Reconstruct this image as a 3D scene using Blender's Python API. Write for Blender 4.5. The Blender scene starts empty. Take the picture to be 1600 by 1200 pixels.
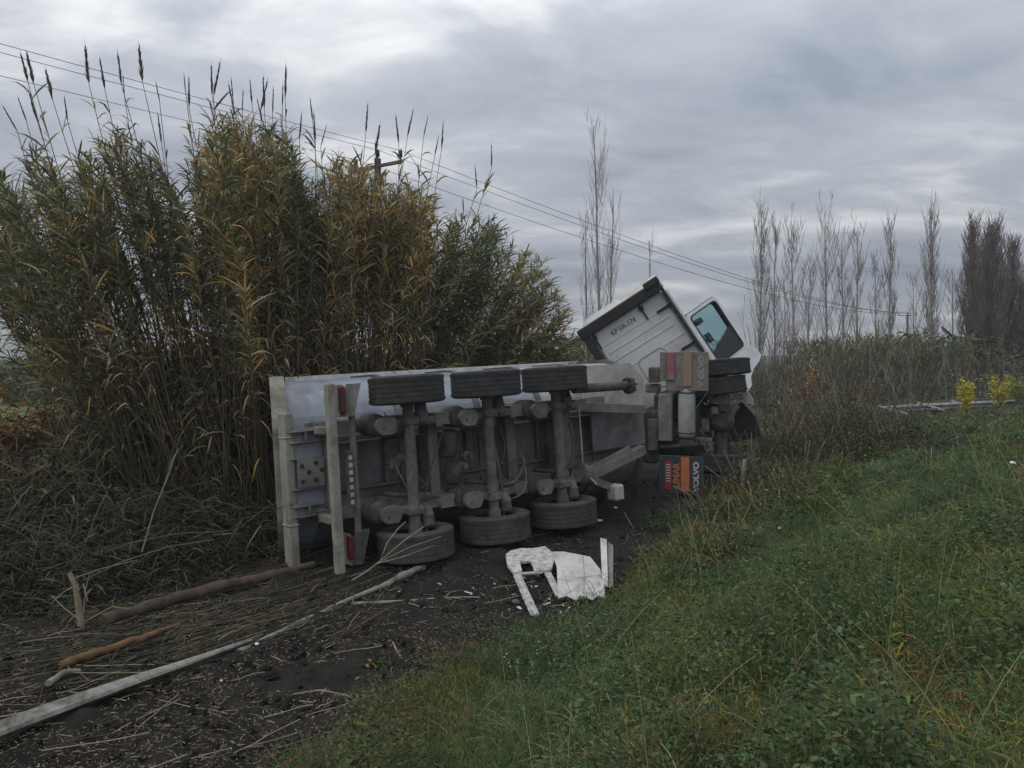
import bpy, bmesh, math, random
import numpy as np
from mathutils import Vector, Matrix

random.seed(7); RNG = np.random.default_rng(11)
S = bpy.context.scene; COL = S.collection
# ------------------------------------------------------------------ camera, world, sun, exposure
CAMZ = 2.8; F = 1200.0; HZ = 545.0            # metres above the dirt; focal length and horizon row for a 1600 px wide frame
cd = bpy.data.cameras.new('camera'); cam = bpy.data.objects.new('camera', cd); COL.objects.link(cam)
cam.location = (0, 0, CAMZ); cam.rotation_euler = (math.radians(90), 0, 0)
cd.sensor_width = 36; cd.lens = 36 * F / 1600; cd.shift_y = -(600 - HZ) / 1600; cd.clip_end = 4000; cd.clip_start = .05
S.camera = cam
SUN_DIR = Vector((-.55, -.22, .80)).normalized()   # towards the sun high behind the cloud, to the left
SKY_0, SKY_G = .42, 1.0
W = bpy.data.worlds.new('World'); S.world = W; W.use_nodes = True
nt = W.node_tree; nt.nodes.clear(); N = nt.nodes.new; LK = nt.links.new
def mth(op, a, b=None, c=None, clamp=False):
    n = N('ShaderNodeMath'); n.operation = op; n.use_clamp = clamp
    for i, v in enumerate((a, b, c)):
        if v is None: continue
        if isinstance(v, (int, float)): n.inputs[i].default_value = v
        else: LK(v, n.inputs[i])
    return n.outputs[0]
sky = N('ShaderNodeTexSky'); sky.sky_type = 'NISHITA'; sky.sun_disc = False
sky.sun_elevation = math.asin(SUN_DIR.z); sky.sun_rotation = math.atan2(SUN_DIR.x, SUN_DIR.y)
tc = N('ShaderNodeTexCoord'); sp = N('ShaderNodeSeparateXYZ'); LK(tc.outputs['Generated'], sp.inputs[0])
zz = mth('ADD', mth('MAXIMUM', sp.outputs[2], 0.0), .16)
cb = N('ShaderNodeCombineXYZ'); LK(mth('DIVIDE', sp.outputs[0], zz), cb.inputs[0]); LK(mth('DIVIDE', sp.outputs[1], zz), cb.inputs[1])
mp = N('ShaderNodeMapping'); LK(cb.outputs[0], mp.inputs[0]); mp.inputs['Scale'].default_value = (.50, .66, 1); mp.inputs['Rotation'].default_value = (0, 0, math.radians(-22)); mp.inputs['Location'].default_value = (1.7, .35, 0)
def noise(scale, det, rough, dist=0.0):
    n = N('ShaderNodeTexNoise'); LK(mp.outputs[0], n.inputs['Vector']); n.inputs['Scale'].default_value = scale
    n.inputs['Detail'].default_value = det; n.inputs['Roughness'].default_value = rough; n.inputs['Distortion'].default_value = dist
    return n.outputs[0]
n1 = noise(1.15, 4, .55, .25); n2 = noise(3.4, 9, .6, .5)
cl = mth('ADD', mth('MULTIPLY', n1, .60), mth('MULTIPLY', n2, .40))
rmp = N('ShaderNodeValToRGB'); LK(cl, rmp.inputs[0]); e = rmp.color_ramp.elements
e[0].position = .38; e[0].color = (.43, .49, .60, 1); e[1].position = .66; e[1].color = (1.36, 1.36, 1.36, 1)
q = rmp.color_ramp.elements.new(.52); q.color = (.71, .76, .845, 1)
# an overcast sky is about three times as bright overhead as at the horizon
cie = mth('MULTIPLY_ADD', mth('MAXIMUM', sp.outputs[2], 0.0), SKY_G, SKY_0)
vm = N('ShaderNodeVectorMath'); vm.operation = 'SCALE'; LK(rmp.outputs[0], vm.inputs[0]); LK(cie, vm.inputs['Scale'])
bg1 = N('ShaderNodeBackground'); LK(sky.outputs[0], bg1.inputs[0]); bg1.inputs[1].default_value = .05
bg2 = N('ShaderNodeBackground'); LK(vm.outputs[0], bg2.inputs[0]); bg2.inputs[1].default_value = 1.0
mx = N('ShaderNodeMixShader'); mx.inputs[0].default_value = .95; LK(bg1.outputs[0], mx.inputs[1]); LK(bg2.outputs[0], mx.inputs[2])
wo = N('ShaderNodeOutputWorld'); LK(mx.outputs[0], wo.inputs[0])
sl = bpy.data.lights.new('sun', 'SUN'); so = bpy.data.objects.new('sun', sl); COL.objects.link(so)
sl.energy = 1.1; sl.angle = math.radians(40); sl.color = (1, .95, .88); so.rotation_euler = SUN_DIR.to_track_quat('Z', 'Y').to_euler()
S.view_settings.view_transform = 'Standard'; S.view_settings.look = 'None'; S.view_settings.gamma = 1; S.view_settings.exposure = 0.12
S.view_settings.use_curve_mapping = False

HAZE = .0012
# ------------------------------------------------------------------ helpers
MATS = {}
def mat(name, c, c2=None, rough=.85, scale=5.0, bump=0.0, bscale=None, metal=0.0, trans=0.0, lo=.38, hi=.62, det=6, c3=None, s3=1.3, k3=.9):
    if name in MATS: return MATS[name]
    m = bpy.data.materials.new(name); m.use_nodes = True; t = m.node_tree; b = t.nodes['Principled BSDF']; MATS[name] = m
    b.inputs['Roughness'].default_value = rough; b.inputs['Metallic'].default_value = metal; b.inputs['Specular IOR Level'].default_value = .3
    co = t.nodes.new('ShaderNodeTexCoord')
    if c2 is None: c2 = tuple(v * .6 for v in c)
    n = t.nodes.new('ShaderNodeTexNoise'); n.inputs['Scale'].default_value = scale; n.inputs['Detail'].default_value = det; n.inputs['Roughness'].default_value = .65
    t.links.new(co.outputs['Object'], n.inputs['Vector'])
    r = t.nodes.new('ShaderNodeValToRGB'); r.color_ramp.elements[0].position = lo; r.color_ramp.elements[1].position = hi
    r.color_ramp.elements[0].color = (*c, 1); r.color_ramp.elements[1].color = (*c2, 1)
    t.links.new(n.outputs[0], r.inputs[0]); t.links.new(r.outputs[0], b.inputs['Base Color'])
    if c3:
        n3 = t.nodes.new('ShaderNodeTexNoise'); n3.inputs['Scale'].default_value = s3; n3.inputs['Detail'].default_value = 10; n3.inputs['Roughness'].default_value = .7; n3.inputs['Distortion'].default_value = .4
        r3 = t.nodes.new('ShaderNodeMapRange'); r3.inputs[1].default_value = .48; r3.inputs[2].default_value = .64; r3.inputs[4].default_value = k3
        m3 = t.nodes.new('ShaderNodeMix'); m3.data_type = 'RGBA'; m3.inputs[7].default_value = (*c3, 1)
        t.links.new(co.outputs['Object'], n3.inputs['Vector']); t.links.new(n3.outputs[0], r3.inputs[0]); t.links.new(r3.outputs[0], m3.inputs[0]); t.links.new(r.outputs[0], m3.inputs[6]); t.links.new(m3.outputs[2], b.inputs['Base Color'])
    if bump:
        bn = t.nodes.new('ShaderNodeTexNoise'); bn.inputs['Scale'].default_value = bscale or scale * 4; bn.inputs['Detail'].default_value = 8
        t.links.new(co.outputs['Object'], bn.inputs['Vector']); bp = t.nodes.new('ShaderNodeBump'); bp.inputs['Strength'].default_value = bump; bp.inputs['Distance'].default_value = .02
        t.links.new(bn.outputs[0], bp.inputs['Height']); t.links.new(bp.outputs[0], b.inputs['Normal'])
    if trans:
        tr = t.nodes.new('ShaderNodeBsdfTranslucent'); t.links.new(r.outputs[0], tr.inputs[0]); ms = t.nodes.new('ShaderNodeMixShader'); ms.inputs[0].default_value = trans
        t.links.new(b.outputs[0], ms.inputs[1]); t.links.new(tr.outputs[0], ms.inputs[2]); t.links.new(ms.outputs[0], t.nodes['Material Output'].inputs[0])
    return m
def tag(o, label=None, cat=None, group=None, kind=None):
    for k, v in (('label', label), ('category', cat), ('group', group), ('kind', kind)):
        if v: o[k] = v
    return o
class Thing:
    def __init__(s, name, label, cat, M=None, loc=None, group=None):
        s.M = M if M is not None else Matrix.Translation(Vector(tuple(loc) if loc is not None else (0, 0, 0))); s.inv = s.M.inverted()
        s.o = bpy.data.objects.new(name, None); COL.objects.link(s.o); s.o.empty_display_size = .2; s.o.matrix_world = s.M
        tag(s.o, label, cat, group)
class MB:
    """collects geometry; coordinates in a frame given at build time"""
    def __init__(s): s.v = []; s.f = []; s.m = []; s.sm = []
    def add(s, v, f, m=0, smooth=False):
        k = len(s.v); s.v += [tuple(p) for p in v]; s.f += [tuple(i + k for i in q) for q in f]; s.m += [m] * len(f); s.sm += [smooth] * len(f); return s
    def box(s, x0, x1, y0, y1, z0, z1, m=0, ch=.008, M=None):
        bm = bmesh.new(); bmesh.ops.create_cube(bm, size=1)
        for p in bm.verts: p.co = Vector(((x0 + x1) / 2 + p.co.x * (x1 - x0), (y0 + y1) / 2 + p.co.y * (y1 - y0), (z0 + z1) / 2 + p.co.z * (z1 - z0)))
        if ch: bmesh.ops.bevel(bm, geom=bm.edges[:], offset=min(ch, .3 * min(abs(x1 - x0), abs(y1 - y0), abs(z1 - z0))), segments=1, affect='EDGES')
        if M: bm.transform(M)
        bm.verts.index_update(); s.add([p.co.copy() for p in bm.verts], [[p.index for p in f.verts] for f in bm.faces], m); bm.free(); return s
    def beam(s, a, b, w, h, up=(0, 0, 1), m=0, ch=.006):
        a = Vector(a); b = Vector(b); x = (b - a).normalized(); y = Vector(up).cross(x).normalized(); z = x.cross(y)
        M = Matrix((x, y, z)).transposed().to_4x4(); M.translation = (a + b) / 2; l = (b - a).length
        return s.box(-l / 2, l / 2, -w / 2, w / 2, -h / 2, h / 2, m, ch, M)
    def tube(s, pts, r, n=8, m=0, cap=True):
        pts = [Vector(p) for p in pts]; K = len(pts); r = r if hasattr(r, '__len__') else [r] * K; v = []; f = []
        ref = Vector((.3, .2, 1)).normalized() if abs((pts[-1] - pts[0]).normalized().z) < .9 else Vector((1, .2, 0)).normalized()
        for i, p in enumerate(pts):
            t = (pts[min(i + 1, K - 1)] - pts[max(i - 1, 0)]).normalized(); a = t.cross(ref).normalized(); b = t.cross(a)
            v += [p + (a * math.cos(2 * math.pi * k / n) + b * math.sin(2 * math.pi * k / n)) * r[i] for k in range(n)]
        for i in range(K - 1):
            for k in range(n): f.append((i * n + k, i * n + (k + 1) % n, (i + 1) * n + (k + 1) % n, (i + 1) * n + k))
        s.add(v, f, m, n > 5)
        if cap: s.add(v[:n], [tuple(range(n))[::-1]], m); s.add(v[-n:], [tuple(range(n))], m)
        return s
    def lathe(s, prof, c, axis, n=40, m=0, close=False):
        c = Vector(c); ax = Vector(axis).normalized(); a = ax.orthogonal().normalized(); b = ax.cross(a); v = []; f = []; K = len(prof)
        for k in range(n):
            d = a * math.cos(2 * math.pi * k / n) + b * math.sin(2 * math.pi * k / n)
            v += [c + d * r + ax * h for r, h in prof]
        for k in range(n):
            for i in range(K if close else K - 1):
                j = (i + 1) % K; k2 = (k + 1) % n
                f.append((k * K + i, k2 * K + i, k2 * K + j, k * K + j))
        return s.add(v, f, m, True)
    def prism(s, poly, x0, x1, fr=lambda x, p: (x, p[0], p[1]), m=0):
        n = len(poly); v = [fr(x0, p) for p in poly] + [fr(x1, p) for p in poly]
        f = [(i, (i + 1) % n, n + (i + 1) % n, n + i) for i in range(n)] + [tuple(range(n))[::-1], tuple(range(n, 2 * n))]
        return s.add(v, f, m)
    def build(s, name, mats, parent=None, frame=None, th=None):
        """frame: matrix of the coordinates used; th: owning Thing"""
        me = bpy.data.meshes.new(name); v = s.v
        if th is not None and frame is not None:
            Q = th.inv @ frame; v = [Q @ Vector(p) for p in v]
        elif frame is not None: v = [frame @ Vector(p) for p in v]
        me.from_pydata([tuple(p) for p in v], [], s.f)
        for q in (mats if isinstance(mats, (list, tuple)) else [mats]): me.materials.append(q)
        me.polygons.foreach_set('material_index', s.m); me.polygons.foreach_set('use_smooth', s.sm); me.update()
        bm = bmesh.new(); bm.from_mesh(me); bmesh.ops.recalc_face_normals(bm, faces=bm.faces[:]); bm.to_mesh(me); bm.free()
        o = bpy.data.objects.new(name, me); COL.objects.link(o)
        if parent is not None: o.parent = parent
        elif th is not None: o.parent = th.o
        return o
def np_mesh(name, v, q, mi, mats, parent=None):
    me = bpy.data.meshes.new(name); v = np.asarray(v, np.float32).reshape(-1, 3); q = np.asarray(q, np.int32)
    me.vertices.add(len(v)); me.vertices.foreach_set('co', v.ravel()); k = q.shape[1]
    me.loops.add(q.size); me.loops.foreach_set('vertex_index', q.ravel()); me.polygons.add(len(q))
    me.polygons.foreach_set('loop_start', np.arange(0, q.size, k, dtype=np.int32)); me.polygons.foreach_set('loop_total', np.full(len(q), k, np.int32))
    for m in mats: me.materials.append(m)
    me.polygons.foreach_set('material_index', np.broadcast_to(np.asarray(mi, np.int32), (len(q),)).copy()); me.update(calc_edges=True)
    o = bpy.data.objects.new(name, me); COL.objects.link(o)
    if parent is not None: o.parent = parent
    return o
def nrm(a): return a / np.maximum(np.linalg.norm(a, axis=-1, keepdims=True), 1e-9)
class Batch:
    def __init__(s): s.v = []; s.q = []; s.m = []; s.k = 0
    def put(s, v, q, m):
        s.v.append(v.reshape(-1, 3)); s.q.append(q.reshape(-1, 4) + s.k); s.m.append(m); s.k += v.reshape(-1, 3).shape[0]
    def leaves(s, base, d, ln, wd, droop, m, prof=(.45, 1, .75, .06), roll=.7):
        n = len(base); K = len(prof); d = nrm(d); t = np.linspace(0, 1, K)
        side = nrm(np.cross(d, np.array([0, 0, 1.]) + RNG.normal(0, roll, (n, 3))))
        p = base[:, None, :] + d[:, None, :] * (ln[:, None] * t)[..., None]; p[..., 2] -= (droop * ln)[:, None] * t ** 2
        w = side[:, None, :] * (wd[:, None] * np.array(prof) * .5)[..., None]
        v = np.stack([p - w, p + w], 2); i0 = (np.arange(n)[:, None] * K + np.arange(K - 1)[None]) * 2
        q = np.stack([i0, i0 + 1, i0 + 3, i0 + 2], -1); s.put(v, q, np.repeat(m, K - 1))
    def tubes(s, P, R, m, n=3):
        A, K, _ = P.shape; T = nrm(np.gradient(P, axis=1)); ref = np.where(np.abs(T[..., 2:3]) > .9, np.array([1, .2, 0.]), np.array([.2, .1, 1.]))
        a = nrm(np.cross(T, ref)); b = np.cross(T, a); an = np.arange(n) * 2 * np.pi / n
        v = P[:, :, None, :] + R[:, :, None, None] * (a[:, :, None, :] * np.cos(an)[:, None] + b[:, :, None, :] * np.sin(an)[:, None])
        i = np.arange(A)[:, None, None] * K * n + np.arange(K - 1)[None, :, None] * n; k = np.arange(n)[None, None, :]; k2 = (k + 1) % n
        q = np.stack([i + k, i + k2, i + n + k2, i + n + k], -1); s.put(v, q, np.repeat(m, (K - 1) * n))
    def build(s, name, mats, parent=None): return np_mesh(name, np.concatenate(s.v), np.concatenate(s.q), np.concatenate(s.m), mats, parent)
_L = np.random.default_rng(3).random((64, 64))
def vn(x, y, sc, ox=0.0):
    x = np.asarray(x, float) * sc + 17.3 + ox; y = np.asarray(y, float) * sc + 5.1 + ox * 1.7; xi = np.floor(x).astype(int); yi = np.floor(y).astype(int); fx = x - xi; fy = y - yi
    fx = fx * fx * (3 - 2 * fx); fy = fy * fy * (3 - 2 * fy); g = lambda i, j: _L[(xi + i) % 64, (yi + j) % 64]
    return (g(0, 0) * (1 - fx) + g(1, 0) * fx) * (1 - fy) + (g(0, 1) * (1 - fx) + g(1, 1) * fx) * fy
def toe(y): return np.interp(y, [-10, 0, 5.1, 8.1, 15.6, 30, 60, 400], [-9.0, -4.6, -1.2, 1.0, 3.9, 11, 26, 190])
def bank(x, y): return (x - toe(y)) * .85
def H(x, y):
    x = np.asarray(x, float); y = np.asarray(y, float); s = np.clip(bank(x, y) / 4.4, 0, 1); pl = 1.3 - .7 * np.clip((y - 8) / 13, 0, 1) + .7 * np.clip((bank(x, y) - 5.2) / 3, 0, 1) * np.clip((y - 9) / 9, 0, 1); z = s * s * (3 - 2 * s) * pl
    z = z + (vn(x, y, .45) - .5) * .22 * np.clip((np.hypot(x, y) - 2) / 4, 0, 1)
    z = z + np.clip(bank(x, y) / 1.5, 0, 1) * (vn(x, y, .9, 50) - .45) * .62 * np.clip((np.hypot(x, y) - 2.2) / 2.5, 0, 1)
    z = z + .42 * np.exp(-(((x - 2.1) / .9) ** 2 + ((y - 13.9) / .9) ** 2))
    l = np.clip((-2.5 - x - .1 * y) / 3, 0, 1) * np.clip((y - 5) / 3, 0, 1) * np.clip((19 - y) / 4, 0, 1)
    return z + .35 * l * vn(x, y, .5, 3)
def px(u, v, d): return Vector(((u - 800) / F * d, d, CAMZ - (v - HZ) / F * d))
def G(u, v, off=0.0):
    """the point of the ground seen at photograph pixel (u, v)"""
    d = np.linspace(1.5, 90, 6000); x = (u - 800) / F * d; z = CAMZ - (v - HZ) / F * d; i = np.argmax(z <= H(x, d)); d = d[i] if z[i] <= H(x[i], d[i]) else 90.
    x = (u - 800) / F * d; return Vector((x, d, float(H(x, d)) + off))
def frame(o, x, y, z):
    M = Matrix((x, y, z)).transposed().to_4x4(); M.translation = o; return M
def onpl(M, axis, val, u, v):
    """local coordinates in frame M of the point on the plane local[axis] = val that pixel (u, v) sees"""
    I = M.inverted(); o = I @ Vector((0, 0, CAMZ)); d = (I @ px(u, v, 1)) - o; return o + d * ((val - o[axis]) / d[axis])
def text_mb(mb, txt, size, fr, m=0, depth=.002, sx=1.0, bold=0.0):
    c = bpy.data.curves.new('t', 'FONT'); c.body = txt; c.size = size; c.extrude = depth; c.offset = bold; c.align_x = 'CENTER'; c.align_y = 'CENTER'; c.resolution_u = 3
    o = bpy.data.objects.new('t', c); COL.objects.link(o); dg = bpy.context.evaluated_depsgraph_get(); me = bpy.data.meshes.new_from_object(o.evaluated_get(dg))
    mb.add([fr @ Vector((p.co.x * sx, p.co.y, p.co.z)) for p in me.vertices], [tuple(p.vertices) for p in me.polygons], m)
    bpy.data.objects.remove(o); bpy.data.meshes.remove(me); bpy.data.curves.remove(c); return mb

# ------------------------------------------------------------------ materials
soil = mat('soil', (.006, .0052, .004), (.017, .0138, .010), .95, 3.0, 1.0, 30)
m_steel = mat('dusty_steel', (.20, .195, .18), (.13, .125, .115), .75, 3.5, .3, 30, det=9, c3=(.10, .08, .06), s3=2.2)
m_beige = mat('beige_beam', (.31, .30, .255), (.22, .215, .18), .75, 3, .2, 30, det=9, c3=(.13, .115, .09), s3=1.6)
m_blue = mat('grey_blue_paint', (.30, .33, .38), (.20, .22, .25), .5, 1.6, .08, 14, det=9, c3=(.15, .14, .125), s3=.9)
m_floor = mat('grimy_shaded_floor', (.19, .195, .20), (.12, .12, .118), .75, 1.8, .2, 22, det=9, c3=(.075, .068, .06), s3=1.1)  # floor grime; also serves as painted shade low on the front hopper
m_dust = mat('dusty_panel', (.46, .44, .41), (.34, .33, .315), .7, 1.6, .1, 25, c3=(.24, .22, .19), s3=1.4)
m_rim = mat('white_rail', (.62, .62, .61), (.42, .42, .42), .5, 5)
m_dark = mat('grimy_dark', (.035, .035, .034), (.085, .08, .073), .85, 6, .4, 40, c3=(.12, .10, .08), s3=3)
m_axle = mat('grimy_axle', (.10, .095, .087), (.17, .16, .145), .8, 7, .35, 40, c3=(.085, .06, .042), s3=4)
m_rubber = mat('tyre_rubber', (.022, .023, .025), (.036, .036, .036), .8, 9, .4, 60, c3=(.06, .055, .048), s3=5, k3=.7)
m_rubber2 = mat('dusty_tyre', (.055, .050, .045), (.085, .077, .067), .9, 6, .5, 50, c3=(.04, .036, .03), s3=3.5)
m_red = mat('red_lamp', (.13, .011, .013), (.06, .008, .008), .5, 8, c3=(.07, .05, .045), s3=5)
m_white = mat('white_cab_paint', (.60, .61, .63), (.54, .55, .57), .4, 1.5, .05, 6, c3=(.40, .385, .365), s3=1.0, k3=.8)
m_whited = mat('dirty_white_paint', (.50, .49, .47), (.36, .35, .33), .6, 3, .1, 20)
m_black = mat('black_plastic', (.018, .018, .019), (.03, .03, .03), .55, 8)
m_letter = mat('lettering_black', (.02, .02, .022), rough=.6)
m_lwhite = mat('lettering_pale', (.42, .43, .44), (.3, .31, .32), .7, 14)
m_flap = mat('dusty_flap', (.19, .172, .15), (.14, .13, .115), .9, 7, .3, 30, c3=(.10, .088, .075), s3=4)
m_flapd = mat('dark_flap', (.045, .05, .055), (.03, .034, .038), .8, 8, .1, 30)
m_pink = mat('faded_red_stripe', (.25, .06, .085), (.20, .135, .13), .8, 5)
m_orange = mat('orange_print', (.46, .15, .035), (.34, .13, .05), .7, 9)
m_redp = mat('red_print', (.30, .03, .035), (.22, .03, .03), .7, 9)
m_green = mat('green_edge', (.03, .10, .075), (.02, .06, .045), .7, 9)
m_tank = mat('air_tank_paint', (.30, .31, .30), (.21, .215, .21), .55, 4, .08, 25)
m_wood = mat('weathered_wood', (.12, .10, .085), (.07, .06, .052), .9, 6, .4, 30)
m_pale = mat('pale_bark', (.27, .262, .24), (.16, .15, .13), .85, 5, .6, 24, c3=(.07, .058, .042), s3=4.5)
m_log = mat('brown_log', (.105, .078, .05), (.05, .04, .028), .9, 5, .6, 22)
m_orangew = mat('orange_split_wood', (.20, .105, .045), (.09, .06, .035), .9, 8, .5, 26)
m_straw = mat('dry_straw', (.26, .22, .145), (.17, .14, .09), .9, 10)
m_twig = mat('pale_twig', (.30, .28, .235), (.20, .185, .155), .9, 12)
m_panel = mat('white_fibreglass', (.50, .49, .465), (.40, .39, .365), .65, 5, .2, 18, c3=(.22, .20, .17), s3=4, k3=.7)
m_panelr = mat('scraped_panel', (.52, .51, .48), (.16, .155, .145), .75, 11, .5, 26, lo=.45, hi=.68)
m_wire = mat('wire', (.03, .032, .036))
m_ins = mat('insulator', (.02, .02, .022), rough=.5)
m_galv = mat('galvanised', (.30, .315, .325), (.21, .22, .23), .5, 4, c3=(.13, .125, .11), s3=1.5)
LEAF = [mat('reed_green', (0.140, 0.170, 0.072), (0.092, 0.114, 0.047), .7, 1.2, trans=.25),
        mat('reed_dark_green', (0.077, 0.099, 0.045), (0.054, 0.070, 0.033), .7, 1.2, trans=.2),
        mat('reed_olive', (0.278, 0.254, 0.101), (0.189, 0.170, 0.068), .7, 1.2, trans=.25),
        mat('reed_ochre', (0.520, 0.340, 0.119), (0.362, 0.231, 0.085), .75, 1.2, trans=.25),
        mat('reed_brown', (0.200, 0.131, 0.070), (0.131, 0.086, 0.047), .8, 1.2, trans=.15),
        mat('reed_straw', (0.533, 0.441, 0.256), (0.389, 0.319, 0.175), .8, 1.2, trans=.15),
        mat('reed_grey_green', (0.196, 0.215, 0.137), (0.123, 0.137, 0.086), .75, 1.2, trans=.2)]
DARK_LEAF = [mat('dark_leaf_green', (.045, .058, .024), (.030, .039, .016), .8, 1.2), mat('dark_leaf_deep', (.026, .030, .017), (.018, .020, .012), .8, 1.2), mat('dark_leaf_olive', (.062, .056, .028), (.04, .036, .019), .8, 1.2), mat('dark_leaf_ochre', (.12, .085, .038), (.08, .056, .026), .8, 1.2), mat('dark_leaf_brown', (.055, .040, .025), (.036, .027, .018), .85, 1.2), mat('dark_leaf_straw', (.17, .14, .085), (.12, .098, .058), .8, 1.2), mat('dark_leaf_grey', (.055, .058, .040), (.036, .038, .027), .8, 1.2)]  # darker set of the leaf colours, for growth near the ground
m_cane = [mat('cane_olive', (.085, .075, .04), (.055, .048, .026), .7, 2), mat('cane_straw', (.155, .125, .07), (.10, .08, .045), .7, 2)]
m_plume = mat('plume', (0.132, 0.103, 0.094), (0.081, 0.063, 0.060), .95, 6, trans=.15)
GR = [mat('grass_green', (0.099, 0.181, 0.055), (0.069, 0.131, 0.037), .7, .8, trans=.25), mat('grass_deep', (0.044, 0.094, 0.034), (0.032, 0.068, 0.025), .7, .8, trans=.2),
      mat('grass_bluish', (0.112, 0.175, 0.090), (0.073, 0.119, 0.058), .7, .8, trans=.25), mat('grass_dry', (0.370, 0.314, 0.177), (0.242, 0.205, 0.114), .8, .8, trans=.15),
      mat('weed_yellow', (0.307, 0.260, 0.043), (0.200, 0.177, 0.033), .75, .8, trans=.25), mat('weed_orange', (0.261, 0.133, 0.040), (0.161, 0.084, 0.028), .8, .8, trans=.2),
      mat('weed_olive', (0.117, 0.145, 0.048), (0.076, 0.095, 0.032), .75, .8, trans=.25), mat('bramble_dark', (0.052, 0.071, 0.032), (0.037, 0.050, 0.024), .7, .8, trans=.2),
      mat('leaf_litter', (0.066, 0.047, 0.029), (0.040, 0.031, 0.020), .9, .8)]
m_bark = [mat('poplar_bark', (.32, .295, .27), (.21, .19, .175), .9, 2.5), mat('poplar_twig', (.27, .24, .22), (.19, .17, .155), .9, 2.5), mat('brown_twig', (.20, .165, .14), (.135, .11, .093), .9, 2.5)]

# ------------------------------------------------------------------ ground
def terrain():
    f = lambda n, a, b, e: np.sinh(np.linspace(-e, e, n))
    gy = np.concatenate([np.linspace(-8, 1.5, 20)[:-1], np.linspace(1.5, 19, 330), 19 + np.cumsum(.06 * 1.045 ** np.arange(1, 152))]); gy = gy[gy < 330]
    xr = np.concatenate([np.linspace(0, 9, 170), 9 + np.cumsum(.06 * 1.05 ** np.arange(1, 140))]); xr = xr[xr < 330]; gx = np.concatenate([-xr[:0:-1], xr])
    X, Y = np.meshgrid(gx, gy); Z = H(X, Y)
    near = np.clip((22 - Y) / 6, 0, 1) * np.clip((14 - np.abs(X)) / 4, 0, 1)
    Z = Z + near * ((vn(X, Y, 2.2) - .5) * .10 + (vn(X, Y, 6.5, 2) - .5) * .06 + (vn(X, Y, 15, 5) - .5) * .05 + (vn(X, Y, 31, 8) - .5) * .022)
    # two churned ruts from the bottom left towards the back of the trailer
    a = np.array([-3.9, 5.2]); b = np.array([-1.9, 9.6]); dv = (b - a) / np.linalg.norm(b - a)
    for off in (-.25, .75):
        dist = np.abs((X - a[0] - off) * dv[1] - (Y - a[1]) * dv[0]); Z = Z - .10 * np.exp(-(dist / .16) ** 2) * np.clip((10 - Y) / 2, 0, 1) * np.clip((Y - 3) / 2, 0, 1)
    n, m = X.shape; i = np.arange(n - 1)[:, None] * m + np.arange(m - 1)[None]
    q = np.stack([i, i + 1, i + m + 1, i + m], -1).reshape(-1, 4); v = np.stack([X, Y, Z], -1).reshape(-1, 3)
    c = v[q].mean(1); far = (c[:, 1] > 21 + 3 * vn(c[:, 0], c[:, 1], .3)) & (c[:, 0] < 0)
    gr = (bank(c[:, 0], c[:, 1]) > .2) | ((c[:, 1] > 20) & (c[:, 0] >= 0))
    mi = np.where(far, 2, np.where(gr, 1, 0))
    o = np_mesh('ground', v, q, mi, [soil, mat('bank_soil', (.028, .030, .014), (.045, .038, .022), .95, 1.5, .6, 18), mat('meadow', (.075, .11, .028), (.13, .125, .045), .9, .35, .4, 8)])
    o.data.polygons.foreach_set('use_smooth', np.ones(len(q), bool)); tag(o, kind='structure')
terrain()

# ------------------------------------------------------------------ the overturned trailer
Lv = Vector((.8, .6, math.tan(math.radians(1.8)))).normalized(); Uv = Vector((-.6, .8, -math.tan(math.radians(4.0))))
Uv = (Uv - Lv * Uv.dot(Lv)).normalized(); Wv = Lv.cross(Uv)
TM = frame(Vector((-1.28, 10.35, .0)), Lv, Uv, Wv)         # x along the trailer, y from its wheels to its roof (away from us), z across (up)
tr = Thing('tipper_trailer', 'grey tipper semi-trailer lying on its side with its three axles facing the camera', 'trailer', TM)
def part(name, mb, m, th=tr, fr=None, parent=None, label=None):
    o = mb.build(name, m, parent, fr if fr is not None else th.M, th)
    if label: o['label'] = label
    return o
AX = [0, 1.31, 2.62]
R_T = .512
def tyre_prof(w, R=R_T, ri=.29):
    h = w / 2; p = [(ri, -h * .72), (ri + .03, -h * .86), (R * .72, -h), (R * .86, -h * .99), (R * .965, -h * .93), (R, -h * .84)]
    g = 4; xs = np.linspace(-h * .84, h * .84, g * 2 + 3)
    for k in range(1, len(xs) - 1):
        c = xs[k]; e_ = h * .032
        if k % 2 == 0: p += [(R, c - e_), (R - .008, c - e_ * .6), (R - .008, c + e_ * .6), (R, c + e_)]
    return p + [(R, h * .84), (R * .965, h * .93), (R * .86, h * .99), (R * .72, h), (ri + .03, h * .86), (ri, h * .72)]
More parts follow.
